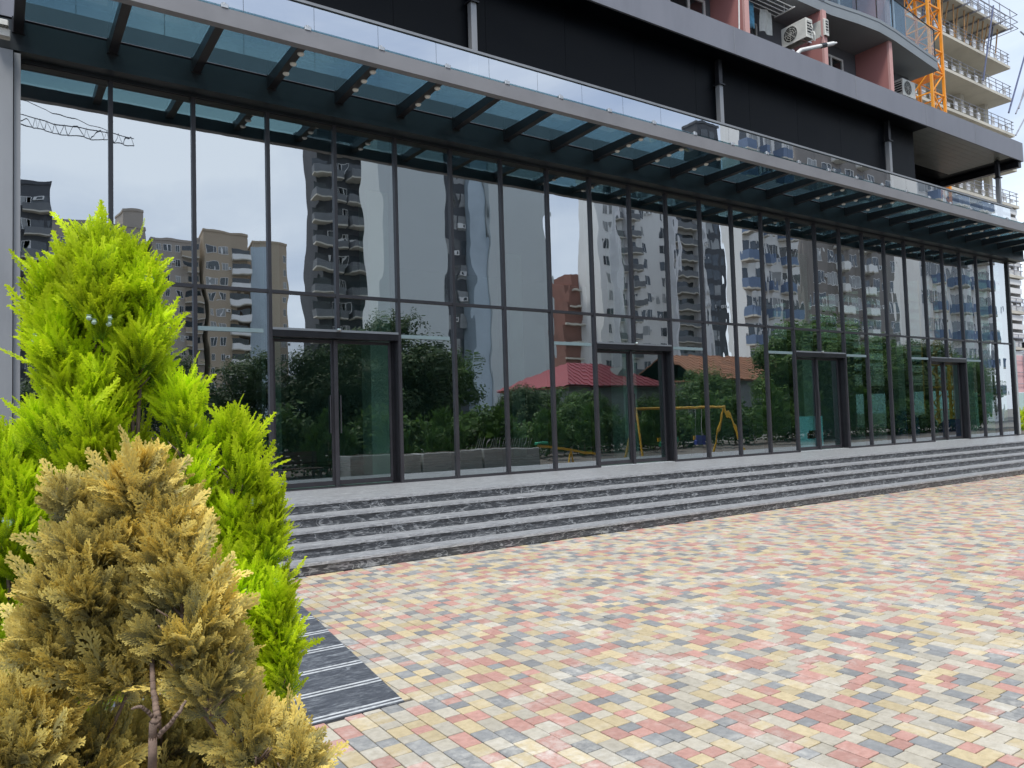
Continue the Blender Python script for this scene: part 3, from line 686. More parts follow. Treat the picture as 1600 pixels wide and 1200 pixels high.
# ================================================================== BUILDINGS ACROSS THE SQUARE (seen mirrored in the glass)
def far_building(name, label, x0, x1, yf, depth, h, floor, wallm, cols, win=(1.1, 1.4), balc=None, balm=None, skip=None, floors0=1, winmax=260, frame=True, side_cols=0, group=None):
    """yf is the face towards the glass front (the +Y face)"""
    t = thing(name, label, 'building', ((x0+x1)/2, yf, 0), group)
    cx = (x0+x1)/2
    w = MB().box(x0-cx, x1-cx, -depth, 0, 0, h).box(x0-cx-.15, x1-cx+.15, -depth-.15, .15, h, h+.5)
    obj('wall', w, wallm, t)
    wm_ = MB().box(-win[0]/2, win[0]/2, -.05, .03, 0, win[1], 0)
    if frame: wm_.box(-win[0]/2-.06, win[0]/2+.06, -.04, .06, -.08, -.001, 1).box(-.04, .04, .031, .05, .0, win[1], 1).box(-win[0]/2, -win[0]/2+.07, .031, .05, 0, win[1], 1).box(win[0]/2-.07, win[0]/2, .031, .05, 0, win[1], 1).box(-win[0]/2+.07, win[0]/2-.07, .031, .05, win[1]-.07, win[1], 1)
    mes = [wm_.mesh('window', [g_, MAT['white']]) for g_ in (MAT['far_glass'], MAT['far_glass'], MAT['far_curtain'])]
    acm = MB().box(-.4, .4, .031, .34, 0, .55).box(-.12, .26, .341, .35, .1, .45, 1).mesh('air_conditioner_box', [MAT['white'], MAT['far_glass']])
    rb = random.Random(int(x0*10))
    bm = None
    nf = int(h/floor); cnt = 0
    slabs = MB(); fronts = MB()
    for f in range(floors0, nf):
        z = f*floor
        for c in cols:
            if cnt < winmax:
                put('window', rb.choice(mes), t, (c-cx, 0, z+.9)); cnt += 1
                if rb.random() < .22: put('air_conditioner_box', acm, t, (c-cx+win[0]*.5+.55, 0, z+.7+rb.random()))
        for b in (balc or []):
            a, e, d = b[:3]
            slabs.box(a-cx, e-cx, 0.0, d, z-.12, z+.06)
            fronts.box(a-cx, e-cx, d-.12, d, z+.061, z+1.05).box(a-cx, a-cx+.12, .0, d-.121, z+.061, z+1.05).box(e-cx-.12, e-cx, .0, d-.121, z+.061, z+1.05)
            slabs.box(a-cx+.2, e-cx-.2, .01, .03, z+.1, z+2.3, 1)
    if balc:
        obj('balcony_slab', slabs, [MAT['concrete'], MAT['far_glass']], t); obj('balcony_front', fronts, balm or wallm, t)
    return t
MAT['far_curtain'] = simple('curtained_window', (.30, .31, .31), .3, 0, .3, .5)
MAT['beige'] = simple('beige_render', (.40, .35, .30), .85, 0, .12, .12, streak=True)
MAT['beige2'] = simple('tan_render', (.42, .34, .25), .85, 0, .12, .12, streak=True)
MAT['charcoal'] = simple('charcoal_render', (.075, .08, .09), .8, 0, .2, .2, streak=True)
MAT['charbal'] = simple('grey_balcony_front', (.17, .18, .19), .7, 0, .15, .3)
MAT['blank'] = simple('pale_grey_panel', (.52, .56, .56), .75, 0, .04, .05)
MAT['whiter'] = simple('white_render', (.80, .80, .78), .8, 0, .08, .15, streak=True)
MAT['bluebal'] = simple('blue_balcony_front', (.15, .21, .32), .7, 0, .15, .3)
MAT['greybrown'] = simple('grey_brown_render', (.23, .21, .195), .85, 0, .16, .2, streak=True)
MAT['brick'] = simple('red_brick_far', (.24, .12, .095), .9, 0, .2, .3)
MAT['mirror_col'] = simple('pale_blue_cladding', (.40, .48, .54), .4, 0, .08, .3)
far_building('unfinished_tower', 'dark unfinished tower mirrored at the left edge of the glass', .5, 6.2, -97, 14, 36, 3.2, MAT['charcoal'], [2, 3.9], balc=[(.6, 2.9, 1.1), (3.6, 6.1, 1.1)], balm=MAT['charbal'])
xs = [8, 10.4, 14.2, 16.6, 19.6, 23.8, 25.4, 29.5, 31.4]
far_building('beige_apartment_block', 'wide beige apartment block mirrored behind the green shrub', 6.9, 24, -137, 18, 41, 3.0, MAT['beige'], [9, 11, 15.6, 20.5, 22.4], balc=[(12.6, 14.4, 1.2), (17, 19.2, 1.2)], balm=MAT['beige'])
far_building('beige_apartment_block', 'taller beige block with paired windows mirrored in the second and third bay', 25, 34, -135, 18, 39, 3.0, MAT['beige'], [26.4, 28.0, 30.2], balc=[(31.2, 33.8, 1.3)], balm=MAT['beige2'])
obj_ = far_building('roof_house', 'small pale stair house on the roof of the beige block', 20.2, 24.0, -138, 6, 44.5, 3.0, MAT['beige'], [], floors0=1)
far_building('tan_apartment_block', 'tan apartment block with curved balconies mirrored left of the first door', 35, 41.5, -134, 16, 41, 3.0, MAT['beige2'], [36, 37.6], balc=[(39.4, 42.6, 1.5)], balm=MAT['whiter'])
far_building('tan_apartment_block', 'tan slab block with blank pale end wall mirrored above the first door', 44, 51.6, -136, 16, 40.5, 3.0, MAT['beige2'], [50.6], floors0=1)
bw = obj('pale_end_wall', MB().box(43.2, 47.2, -135.9, -135.4, 0, 39.5), MAT['mirror_col']); tag(bw, 'smooth pale blue end wall panel between the two tan blocks', 'wall')
far_building('dark_balcony_tower', 'tall charcoal tower with jutting grey balconies mirrored above the first door', 36.6, 43.8, -77, 6, 46, 3.3, MAT['charcoal'], [39, 40.4], balc=[(35.6, 38.2, 2.0), (38.8, 40.4, 1.2), (40.9, 44.0, 2.0)], balm=MAT['charbal'])
far_building('blank_grey_tower', 'huge blank pale grey tower wall mirrored in the middle bays', 37.6, 46.4, -59, 5, 41, 3.2, MAT['blank'], [])
far_building('dark_window_tower', 'narrow dark glazed tower between the blank grey walls', 46.5, 50.4, -61, 5, 41, 3.2, MAT['charcoal'], [47.4, 48.8, 50.0], win=(.9, 1.8), frame=False)
far_building('blue_clad_column', 'narrow pale blue clad shaft beside the dark glazed tower', 50.5, 52.8, -59.5, 8, 41, 3.2, MAT['mirror_col'], [])
far_building('blank_grey_tower', 'second blank pale grey wall right of the pale blue shaft', 52.9, 62.6, -59, 5, 41, 3.2, MAT['blank'], [])
bt = thing('brick_stepped_tower', 'red brick tower under construction stepping up beside the white tower', 'building', (80.5, -79, 0))
for k, (a, b, h) in enumerate(((-.6, 6, 14), (0, 6, 18), (.6, 6, 22), (1.2, 6, 25), (1.9, 6, 27))): obj('brick_storey', MB().box(a, b, -8+k*.01, 0+k*.01, 0 if k == 0 else (14, 18, 22, 25)[k-1]+.001, h), MAT['brick'], bt)
sl_ = MB()
for z in range(3, 27, 3): sl_.box(-.9+max(0, (z-13)*.3), 6, .03, .8, z, z+.3)
obj('concrete_ledge', sl_, MAT['concrete'], bt)
wt = far_building('white_residential_tower', 'tall white residential tower with dark glazed balconies mirrored in the middle of the glass', 84.6, 111.6, -74, 5, 46, 3.0, MAT['whiter'], [86.4, 95.3, 99.3, 109.9], win=(1.5, 1.7),
    balc=[(87.9, 89.6, .9), (90.4, 93.2, 1.5), (101.8, 107.8, 1.9)], balm=MAT['charbal'])
obj('pier', MB().box(-10.6, -10.2, .0, 1.5, 0, 46), MAT['white_clad'], wt); obj('pier', MB().box(-8.3, -7.9, .0, 1.9, 0, 46), MAT['white_clad'], wt)
obj('pier', MB().box(3.2, 3.6, 0, 2.3, 0, 46), MAT['white_clad'], wt); obj('pier', MB().box(9.8, 10.2, 0, 2.3, 0, 46), MAT['white_clad'], wt)
far_building('dark_glazed_tower', 'dark glazed tower between the white towers', 111.8, 117.5, -75, 4, 58, 3.0, MAT['charcoal'], [113.4, 115.6], win=(1.5, 2.0), frame=False)
far_building('white_blue_balcony_block', 'white apartment block with blue balcony fronts mirrored right of the second door', 66.2, 75.5, -29.5, 2.5, 42, 3.0, MAT['whiter'], [68.7, 71.2, 74.8], win=(1.5, 1.5),
    balc=[(66.0, 67.6, 1.2), (69.6, 70.3, 1.0), (72.2, 73.8, 1.2)], balm=MAT['bluebal'])
far_building('grey_brown_block', 'grey brown slab block with few white framed windows mirrored above the third door', 90, 118, -39, 5, 46, 3.1, MAT['greybrown'], [93.5, 97, 102.6, 108, 113.2], win=(2.0, 1.7),
    balc=[(98.2, 100.4, 1.2), (104, 106.4, 1.2)], balm=MAT['whiter'])
far_building('pale_blue_balcony_block', 'pale block with blue balconies mirrored above the fourth door', 84, 100, -20, 3, 34, 3.1, MAT['whiter'], [85.2, 88.2, 94.4, 98.8], win=(1.7, 1.5),
    balc=[(86.1, 87.2, 1.2), (90.4, 92.8, 1.4), (96, 98.4, 1.4)], balm=MAT['bluebal'])
# low red-roofed house and grey gabled house
def hip_house(name, label, x0, x1, y0, y1, eave, ridge, wallm, roofm, gable=False):
    cx, cy = (x0+x1)/2, (y0+y1)/2; t = thing(name, label, 'house', (cx, cy, 0))
    a, b = (x1-x0)/2, (y1-y0)/2
    obj('wall', MB().box(-a, a, -b, b, 0, eave), wallm, t)
    e = .5; r = MB(); k = a*.42 if not gable else a+e
    vs = [(-a-e,-b-e,eave),(a+e,-b-e,eave),(a+e,b+e,eave),(-a-e,b+e,eave),(-k,0,ridge),(k,0,ridge)]
    vs2 = [(x, y, z-.12) for x, y, z in vs]
    r.add(vs, [(0,1,5,4),(2,3,4,5),(1,2,5),(3,0,4)]).add(vs2, [(4,5,1,0),(5,4,3,2),(5,2,1),(4,0,3)])
    rb = obj('roof', r, roofm, t)
    seams = MB()
    for x in np.arange(-a-.3, a+.3, .55):
        f = 1 if gable else max(0, min(1, (a+e-abs(x))/(a+e-k)))
        if f > .05: seams.bar((x, b+e, eave+.03), (x, (b+e)*(1-f), eave+(ridge-eave)*f+.03), .04, .05)
    obj('roof_seam', seams, roofm, t)
    wm2 = MB().box(-.5, .5, -.02, .03, 0, 1.2).box(-.56, .56, -.02, .05, -.06, -.001, 1).box(-.03, .03, .031, .05, 0, 1.2, 1).mesh('window', [MAT['far_glass'], MAT['white']])
    for x in np.arange(-a+1.3, a-1, 2.4): put('window', wm2, t, (x, b, 1.2))
    return t
MAT['redroof'] = simple('red_metal_roof', (.22, .032, .04), .5, .1, .12, .5)
MAT['greywall'] = simple('grey_house_wall', (.19, .20, .20), .85, 0, .12, .6)
MAT['brownroof'] = simple('brown_tile_roof', (.24, .11, .06), .8, 0, .25, 1)
hh = hip_house('red_roofed_house', 'low house with a dark red hipped metal roof mirrored by the second door', 31.4, 40.6, -24, -16.5, 3.9, 5.75, MAT['greywall'], MAT['redroof'])
dm = obj('dormer', MB().add([(1.2,2.4,4.65),(2.3,2.4,4.65),(1.75,2.4,5.35),(1.2,.9,4.65),(2.3,.9,4.65),(1.75,.9,5.35)], [(0,1,2),(5,4,3),(0,2,5,3),(2,1,4,5)]), MAT['greywall'], hh)
hip_house('grey_gabled_house', 'grey gabled house with a brown roof mirrored between the doors', 47.5, 65, -27, -19, 4.6, 6.9, MAT['greywall'], MAT['brownroof'], True)
# distant crane jib against the sky
jib = thing('distant_crane', 'thin dark crane jib mirrored high in the first bay', 'crane', (-6, -150, 0))
jm = MB()
for k in range(17):
    xa, xb = 3+k*1.6, 3+(k+1)*1.6; jm.bar((xa, 0, 62), (xb, 0, 62.1), .16, .16).bar((xa, 0, 64.1-.02*k), (xb, 0, 64.1-.02*(k+1)), .16, .16).bar((xa, 0, 62), ((xa+xb)/2, 0, 64.1), .1, .1).bar(((xa+xb)/2, 0, 64.1), (xb, 0, 62), .1, .1)
obj('jib', jm, MAT['charcoal'], jib); obj('mast', MB().bar((2, 0, 0), (2, 0, 66), 1.4, 1.4), MAT['charcoal'], jib)
obj('tie', MB().tube((2, 0, 69), (26, 0, 64), .08, 5).tube((2, 0, 66), (2, 0, 69), .2, 5), MAT['charcoal'], jib)

# planter walls, bench, playground in front of the mirror
MAT['planter'] = simple('cast_concrete', (.33, .345, .335), .85, 0, .15, 1.6, bump=.002)
MAT['soil'] = simple('dark_soil', (.05, .04, .03), .95, 0, .3, 6)
for k, (a, b) in enumerate(((8.6, 10.7), (10.78, 12.9), (12.98, 15.3))):
    t = thing('concrete_planter', ['long pale concrete planter box, nearest to the first door', 'pale stained concrete planter box, middle one of the row', 'pale concrete planter box at the end of the row with bare rods'][k], 'planter', ((a+b)/2, 1.7, 0), 'planters across the square')
    w = (b-a)/2
    obj('box', MB().bbox(-w, w, -.45, .45, 0, .74, .012), MAT['planter'], t); obj('soil', MB().box(-w+.1, w-.1, -.35, .35, .7, .745), MAT['soil'], t)
rods = MB(); rr = random.Random(8)
for i in range(22): x = 12.9+i*.105; rods.tube((x, 1.7, .7), (x+.09, 1.75, 1.05+rr.random()*.06), .008, 5)
tag(obj('plant_stakes', rods, MAT['silver']), 'row of thin slanting metal stakes in the last planter', 'stakes')
MAT['bench'] = simple('dark_bench_slat', (.06, .04, .03), .7)
bn = thing('slatted_bench', 'dark slatted bench mirrored low in the first door', 'bench', (7.0, 1.6, 0))
for k in range(4): obj('seat_slat', MB().box(-.9, .9, -.28+k*.14, -.17+k*.14, .43, .46), MAT['bench'], bn)
for k in range(3): obj('back_slat', MB().box(-.9, .9, -.33, -.30, .56+k*.13, .66+k*.13), MAT['bench'], bn)
for x in (-.8, .8): obj('leg', MB().box(x-.03, x+.03, -.3, -.24, 0, .9).box(x-.03, x+.03, .2, .26, 0, .43).box(x-.03, x+.03, -.24, .2, .39, .43), MAT['frame_dark'], bn)
MAT['yellow'] = simple('yellow_tube_paint', (.72, .42, .03), .4, 0, .08, 3)
sw = thing('swing_set', 'yellow tubular swing frame with two toddler seats mirrored right of the second door', 'swing set', (23.6, .9, 0))
fr = MB().tube((-2.5, 0, 1.98), (2.5, 0, 1.98), .055, 10)
for x in (-2.45, 2.45):
    for s_ in (-1, 1): fr.tube((x, 0, 1.98), (x+(.32 if x > 0 else -.32)*(s_ > 0), s_*.7, 0), .05, 10)
obj('frame', fr, MAT['yellow'], sw)
for k, (x, c) in enumerate(((-.9, (.02, .25, .12)), (.85, (.03, .05, .25)))):
    se = obj('seat', MB().bbox(x-.22, x+.22, -.16, .16, .42, .62, .03).box(x-.24, x+.24, .12, .17, .60, .80), simple('swing_seat_%d' % k, c, .5), sw)
    obj('chain', MB().tube((x-.2, 0, .6), (x-.2, 0, 1.95), .008, 5).tube((x+.2, 0, .6), (x+.2, 0, 1.95), .008, 5), MAT['silver'], se)
    obj('guard', MB().box(x-.24, x+.24, -.18, -.13, .62, .78), MAT['yellow'], se)
ss = thing('seesaw', 'small yellow and green seesaw beside the end planter', 'seesaw', (17.3, 1.2, 0))
obj('beam', MB().bar((-1.4, 0, .75), (1.4, 0, .32), .08, .08), MAT['yellow'], ss); obj('stand', MB().tube((-.2, 0, 0), (0, 0, .55), .04).tube((.2, 0, 0), (0, 0, .55), .04), MAT['yellow'], ss)
obj('seat', MB().bbox(-1.5, -1.15, -.14, .14, .80, .88, .02), simple('green_seat', (.02, .28, .14), .5), ss)

# things behind the glass
pb = tag(obj('blue_board', MB().box(16.45, 17.62, 11.72, 11.735, ZP+.03, ZP+.86).box(16.95, 17.3, 11.712, 11.719, ZP+.30, ZP+.44, 1).box(17.02, 17.38, 11.712, 11.719, ZP+.40, ZP+.50, 1), [simple('light_blue_board', (.40, .72, .88), .5, 0, .05, 2), MAT['frame_dark']]), 'light blue board with a small dark drawing leaning inside the third door', 'board')
ldr = thing('trestle', 'grey trestle ladder standing inside right of the swing reflection', 'ladder', (14.6, 12.9, ZP))
for x in (-.55, .55): obj('rail', MB().box(x-.03, x+.03, -.02, .02, 0, 1.75), MAT['frame_light'], ldr)
for z in (.12, .62, 1.12, 1.65): obj('rung', MB().box(-.519, .519, -.02, .02, z, z+.04), MAT['frame_light'], ldr)
for k, (x, c, w, h) in enumerate(((23.4, (.03, .16, .36), .7, .95), (26.4, (.02, .05, .22), .9, .6), (24.6, (.12, .14, .14), .6, .8))):
    bgm = MB(); pts = [(w*.5, 0), (w*.55, h*.3), (w*.5, h*.7), (w*.3, h*.95), (w*.12, h)]
    bgm.lathe((0, 0, 0), [(r_, z_) for r_, z_ in pts], 12)
    o = obj('material_sack', bgm, simple('sack_%d' % k, c, .6, 0, .3, 4), None, (x, 12.7, ZP)); tag(o, ['bright blue plastic sack standing inside the fourth door', 'navy blue sack on the floor inside the last bays', 'grey material sack inside the right half of the fourth door'][k], 'sack', 'sacks inside the shop')

# ================================================================== VEGETATION
TONE0 = 0
def quad_mesh_from_templates(name, templ, P, U, Dn, scale, tonev, mat):
    """templ: list of (verts (k,3), quads, tone (k)); P positions, U axis dir, Dn facing dir"""
    Vs, Fs, Ts = [], [], []; base = 0
    n = len(P); which = RNG.integers(0, len(templ), n)
    for ti, (tv, tf, tt) in enumerate(templ):
        idx = np.where(which == ti)[0]
        if len(idx) == 0: continue
        u = U[idx]; d = Dn[idx]; r = np.cross(u, d); r /= np.linalg.norm(r, axis=1, keepdims=True)+1e-9; d2 = np.cross(r, u)
        sc = scale[idx][:, None, None]
        V = (tv[None, :, 0:1]*r[:, None, :] + tv[None, :, 1:2]*d2[:, None, :] + tv[None, :, 2:3]*u[:, None, :])*sc + P[idx][:, None, :]
        k = len(tv); F = tf[None] + (np.arange(len(idx))*k)[:, None, None] + base
        T = np.clip(tt[None]*.85 + tonev[idx][:, None]*.55 - .25 + TONE0, 0, 1)
        Vs.append(V.reshape(-1, 3)); Fs.append(F.reshape(-1, 4)); Ts.append(T.ravel()); base += len(idx)*k
    return np_mesh(name, np.concatenate(Vs), np.concatenate(Fs), mat, np.concatenate(Ts))
def frond_template(seed, nside=15, dense=1.0, wid=.017, ang=38, spread=.40):
    r = random.Random(seed); V, F, T = [], [], []
    def strip(a, b, w, t0, t1, yy):
        a, b = np.array(a), np.array(b); d = b-a; L_ = np.linalg.norm(d)+1e-9; d /= L_; s_ = np.array([d[2], 0, -d[0]])
        k = len(V)
        for p, ww, t in ((a, w*.75, t0), (b, w*.45, t1)):
            V.append(p - s_*ww); V.append(p + s_*ww + np.array([0, yy, 0])); T.extend([t, t])
        F.append((k, k+1, k+3, k+2))
    def curve(t): return np.array([.05*math.sin(t*2+seed), -.10*t*t, t])
    for i in range(5): strip(curve(i/5), curve((i+1)/5), wid*.8, i/6, (i+1)/6, .004)
    for i in range(nside):
        t = .06 + .90*i/(nside-1); side = 1 if i % 2 else -1
        L_ = spread*(min(1, t/.18)**.6)*((1-t)**.62)*r.uniform(.82, 1.15)+.03
        a = curve(t); th = math.radians(ang + r.uniform(-7, 7) - 10*t)
        bow = r.uniform(-.06, .06)
        def sp(q): # point on side branch
            th2 = th - .35*q
            return a + L_*q*np.array([side*math.sin(th2), bow*q, math.cos(th2)])
        for q in (0, .5): strip(sp(q), sp(q+.5), wid, t*.5+q*.4, t*.5+q*.4+.3, r.uniform(-.006, .006))
        ns = max(2, int(L_*20*dense))
        for j in range(ns):
            q = .18+.75*j/ns; s2 = 1 if j % 2 else -1; l2 = .11*(1-q*.55)*r.uniform(.8, 1.2)*(L_/.3)**.4
            b = sp(q); th3 = th - .35*q + s2*math.radians(36+r.uniform(-9, 9))
            e = b + l2*np.array([side*math.sin(th3), r.uniform(-.12, .12), math.cos(th3)])
            strip(b, e, wid*.95, t*.5+q*.35, min(1, t*.5+q*.4+.45), r.uniform(-.008, .008))
    return np.array(V), np.array(F), np.array(T)
FR = [frond_template(s, 15, .75, .0235, 35, .40) for s in range(6)]
FR_Y = [frond_template(s+20, 12, .8, .030, 43, .50) for s in range(6)]
FR_LO = [frond_template(s+40, 8, .3, .035, 40, .42) for s in range(3)]
def unit(v): return v/(np.linalg.norm(v, axis=-1, keepdims=True)+1e-9)
def shrub(name, label, cat, blobs, templ, mat, flen, per_m2, up=.95, root=None, stem=None, cones=0, trunk_m=None, group=None, plume_len=.16, plume_density=60, lean=.7, inset=.10, tone0=-.06):
    """blobs: ((x,y,z), (rx,ry,rz)) – pointed spindles that fronds grow out of"""
    Ps, Us, Ds, Sc, Tn = [], [], [], [], []
    plumes = []
    for (c, rad) in blobs:
        c = np.array(c); rad = np.array(rad)
        area = 4*math.pi*((rad[0]*rad[1])**1.6/3+2*(rad[0]*rad[2])**1.6/3)**(1/1.6)
        rad = np.maximum(rad-plume_len*inset, rad*.6); npl = max(8, int(area*plume_density)); v = unit(RNG.normal(size=(npl, 3)))
        v[:, 2] = np.where(v[:, 2] < -.75, -v[:, 2], v[:, 2])
        pinch = 1-.35*np.clip(v[:, 2], 0, 1)**1.5
        p = v*rad*RNG.uniform(.55, .88, (npl, 1)); p[:, :2] *= pinch[:, None]
        nrm = unit(v/rad)
        ax = unit(nrm*np.array([1, 1, .3])*lean + np.array([0, 0, up]) + RNG.normal(scale=.13, size=(npl, 3)))
        ln = plume_len*RNG.uniform(.65, 1.25, npl)
        for i in range(npl): plumes.append((c+p[i], ax[i], ln[i], nrm[i]))
    for (c, ax, ln, nr) in plumes:
        rs = ln*.34; n = max(10, int(per_m2*ln*rs*6.5))
        v = unit(RNG.normal(size=(n, 3))); t1 = unit(np.cross(ax, [.3, .8, .1])); t2 = np.cross(ax, t1)
        q = RNG.random(n)**.45
        pinch = 1-.55*np.clip(v[:, 2], 0, 1)
        loc = (v[:, 0:1]*t1+v[:, 1:2]*t2)*(rs*q*pinch)[:, None] + ax*(v[:, 2]*ln*.5*q)[:, None]
        rad_ = unit(v[:, 0:1]*t1+v[:, 1:2]*t2)
        u = unit(rad_*.50 + ax*1.0 + np.array([0, 0, .15]) + RNG.normal(scale=.16, size=(n, 3)))
        d0 = unit(np.cross(u, rad_)); ph = RNG.normal(scale=.8, size=n)[:, None]; e = np.cross(u, d0)
        Ps.append(c+loc-u*flen*.35); Us.append(u); Ds.append(unit(d0*np.cos(ph)+e*np.sin(ph)))
        stray = np.where((RNG.random(n) < .10) & (v[:, 2] > .1), 1.75, 1.0)
        Sc.append(flen*RNG.uniform(.65, 1.2, n)*(1-.2*np.clip(v[:, 2], 0, 1))*stray)
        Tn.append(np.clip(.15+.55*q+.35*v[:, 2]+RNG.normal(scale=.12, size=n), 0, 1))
    P, U, D_, SC, TN = map(np.concatenate, (Ps, Us, Ds, Sc, Tn))
    base = root or (blobs[0][0][0], blobs[0][0][1], 0)
    t = thing(name, label, cat, base, group)
    global TONE0; TONE0 = tone0
    me = quad_mesh_from_templates('foliage', templ, P-np.array(base), U, D_, SC, TN, mat)
    TONE0 = 0; put('foliage', me, t)
    tm = trunk_m or MAT['bark']
    tk = MB(); r = random.Random(len(blobs))
    for (c, rad) in blobs:
        a = Vector((0, 0, 0)); b = Vector(c)-Vector(base); top = b+Vector((0, 0, rad[2]*.75))
        low = b-Vector((0, 0, rad[2]*.6)); top = b+Vector((0, 0, rad[2]*.35)); mid = Vector((low.x*.7, low.y*.7+.02, low.z*.4))
        if stem: tk.tube(Vector(stem[0][0][-1])-Vector(base), low, .004, 6, .003)
        else: tk.tube(a, mid, .011, 6, .008).tube(mid, low, .008, 6, .006)
        tk.tube(low, b, .005, 6, .004).tube(b, top, .004, 6, .002)
        for k in range(9):
            s0 = low.lerp(top, r.random()*.8); th = r.random()*6.28
            e0 = s0+Vector((math.cos(th)*rad[0]*.6, math.sin(th)*rad[1]*.6, .05)); tk.tube(s0, e0, .0035, 5, .0015)
    if stem: 
        for pts, rr_ in stem:
            pts = [Vector(p)-Vector(base) for p in pts]
            q_ = []
            for i in range(len(pts)-1):
                p0, p1, p2, p3 = pts[max(0, i-1)], pts[i], pts[i+1], pts[min(len(pts)-1, i+2)]
                for k in range(6):
                    u = k/6; q_.append(.5*((2*p1)+(p2-p0)*u+(2*p0-5*p1+4*p2-p3)*u*u+(3*p1-p0-3*p2+p3)*u**3)+Vector((r.uniform(-.0015, .0015), 0, 0)))
            q_.append(pts[-1]); m_ = len(q_)
            for i in range(m_-1): tk.tube(q_[i], q_[i+1]+(q_[i+1]-q_[i])*.06, rr_*(1-.6*i/m_), 10, rr_*(1-.6*(i+1)/m_))
    so = obj('stem', tk, tm, t); so.data.polygons.foreach_set('use_smooth', [True]*len(so.data.polygons))
    if cones:
        cm = MB(); r = random.Random(3)
        front_ = np.argsort(P[:, 1]+RNG.normal(scale=.05, size=len(P)))[:len(P)//3]
        for i in RNG.choice(front_, cones, replace=False):
            p = Vector(P[i]+U[i]*flen*.30)-Vector(base)
            out = Vector(p); 
            for k in range(r.choice((2, 3, 4, 5))):
                q = p+Vector((r.uniform(-.014, .014), -.03-r.random()*.012, r.uniform(-.012, .012)))
                cm.lathe(q, [(.001, -.008), (.006, -.005), (.008, 0), (.005, .005), (.0075, .009), (.001, .007)], 6)
        cc = obj('seed_cones', cm, simple('glaucous_cone', (.42, .55, .47), .8, 0, .1, 60), t); cc['kind'] = 'stuff'
    return t
MAT['bark'] = simple('grey_brown_bark', (.20, .14, .11), .85, 0, .3, 40, bump=.002)
MAT['thuja'] = leaf_mat('lime_thuja_scale', (.78, .91, .03), (.10, .27, .02), .50, .55, .32)  # tips really are yellower; base also deepened to paint shade between the sprays
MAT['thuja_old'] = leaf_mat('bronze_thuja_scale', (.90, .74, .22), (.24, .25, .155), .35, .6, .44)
MAT['thuja_far'] = leaf_mat('green_thuja_scale', (.12, .24, .04), (.03, .08, .015), .35)
def PB(px, py, depth, rx, ry, rz):
    """blob from pixel centre, distance, pixel half sizes and its half depth in metres"""
    c = at(px, py, depth); return (tuple(c), (rx*depth/FPX, ry, rz*depth/FPX))
dA, dB, dC = 2.35, 2.45, 1.62
A = [PB(163, 400, dA, 18, .06, 45), PB(118, 440, dA, 20, .08, 45), PB(205, 440, dA, 18, .08, 45), PB(150, 520, dA, 76, .20, 165), PB(92, 560, dA, 44, .16, 120), PB(208, 560, dA, 42, .16, 135), PB(140, 700, dA, 95, .22, 190), PB(12, 800, dA-.1, 62, .2, 150),
     PB(-60, 860, dA, 90, .25, 230), PB(288, 715, dA+.02, 40, .12, 130), PB(60, 1000, dA, 130, .28, 240), PB(230, 930, dA, 130, .24, 230), PB(340, 1000, dA-.05, 70, .18, 170), PB(160, 430, dA, 34, .09, 55), PB(222, 475, dA, 14, .07, 50), PB(76, 475, dA, 14, .06, 40)]
rootA = at(140, 1100, dA); rootA = (rootA.x, rootA.y, 0)
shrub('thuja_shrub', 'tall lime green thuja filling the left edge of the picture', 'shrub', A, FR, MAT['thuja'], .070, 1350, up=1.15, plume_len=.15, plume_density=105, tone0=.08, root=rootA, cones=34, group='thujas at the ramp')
Bb = [PB(362, 700, dB, 22, .08, 50), PB(395, 920, dB-.05, 48, .14, 90), PB(372, 765, dB, 38, .13, 95), PB(405, 845, dB, 34, .12, 90), PB(350, 860, dB, 45, .14, 120), PB(425, 985, dB-.1, 40, .14, 90), PB(395, 1060, dB-.1, 52, .16, 95), PB(440, 1060, dB-.15, 26, .10, 60)]
rootB = at(385, 1130, dB); rootB = (rootB.x, rootB.y, 0)
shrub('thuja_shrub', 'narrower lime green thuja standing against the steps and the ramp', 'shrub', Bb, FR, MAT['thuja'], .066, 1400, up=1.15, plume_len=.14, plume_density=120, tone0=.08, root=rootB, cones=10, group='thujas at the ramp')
C_ = [PB(218, 762, dC, 62, .09, 62), PB(112, 790, dC, 26, .06, 40), PB(170, 850, dC, 95, .12, 60), PB(262, 850, dC, 50, .10, 75), PB(140, 930, dC-.04, 95, .14, 80), PB(285, 960, dC-.04, 85, .13, 100),
      PB(75, 1000, dC-.05, 55, .12, 75), PB(175, 1030, dC-.02, 90, .13, 90), PB(330, 1060, dC-.06, 62, .12, 95), PB(30, 1150, dC-.1, 85, .15, 95), PB(260, 1190, dC+.12, 130, .14, 80), PB(400, 1180, dC-.02, 45, .1, 85), PB(455, 1200, dC-.02, 38, .09, 70), PB(130, 1190, dC-.02, 80, .12, 80)]
rootC = at(245, 1200, dC); rc0 = (rootC.x, rootC.y, 0)
stem_pts = [rc0, tuple(at(238, 1205, dC-.16)), tuple(at(247, 1130, dC-.16)), tuple(at(240, 1080, dC-.12)), tuple(at(236, 1000, dC-.05))]
br1 = [tuple(at(247, 1150, dC-.16)), tuple(at(275, 1120, dC-.2)), tuple(at(290, 1095, dC-.18))]
br2 = [tuple(at(244, 1125, dC-.16)), tuple(at(222, 1105, dC-.19)), tuple(at(205, 1108, dC-.2))]
shrub('thuja_shrub', 'bronze and yellow scorched thuja with a bare grey stem in the foreground', 'shrub', C_, FR_Y, MAT['thuja_old'], .062, 1700, up=.8, plume_len=.085, plume_density=330, lean=.9, tone0=.03, inset=.22, root=rc0, stem=[(stem_pts, .0095), (br1, .0052), (br2, .0045)], group='thujas at the ramp')

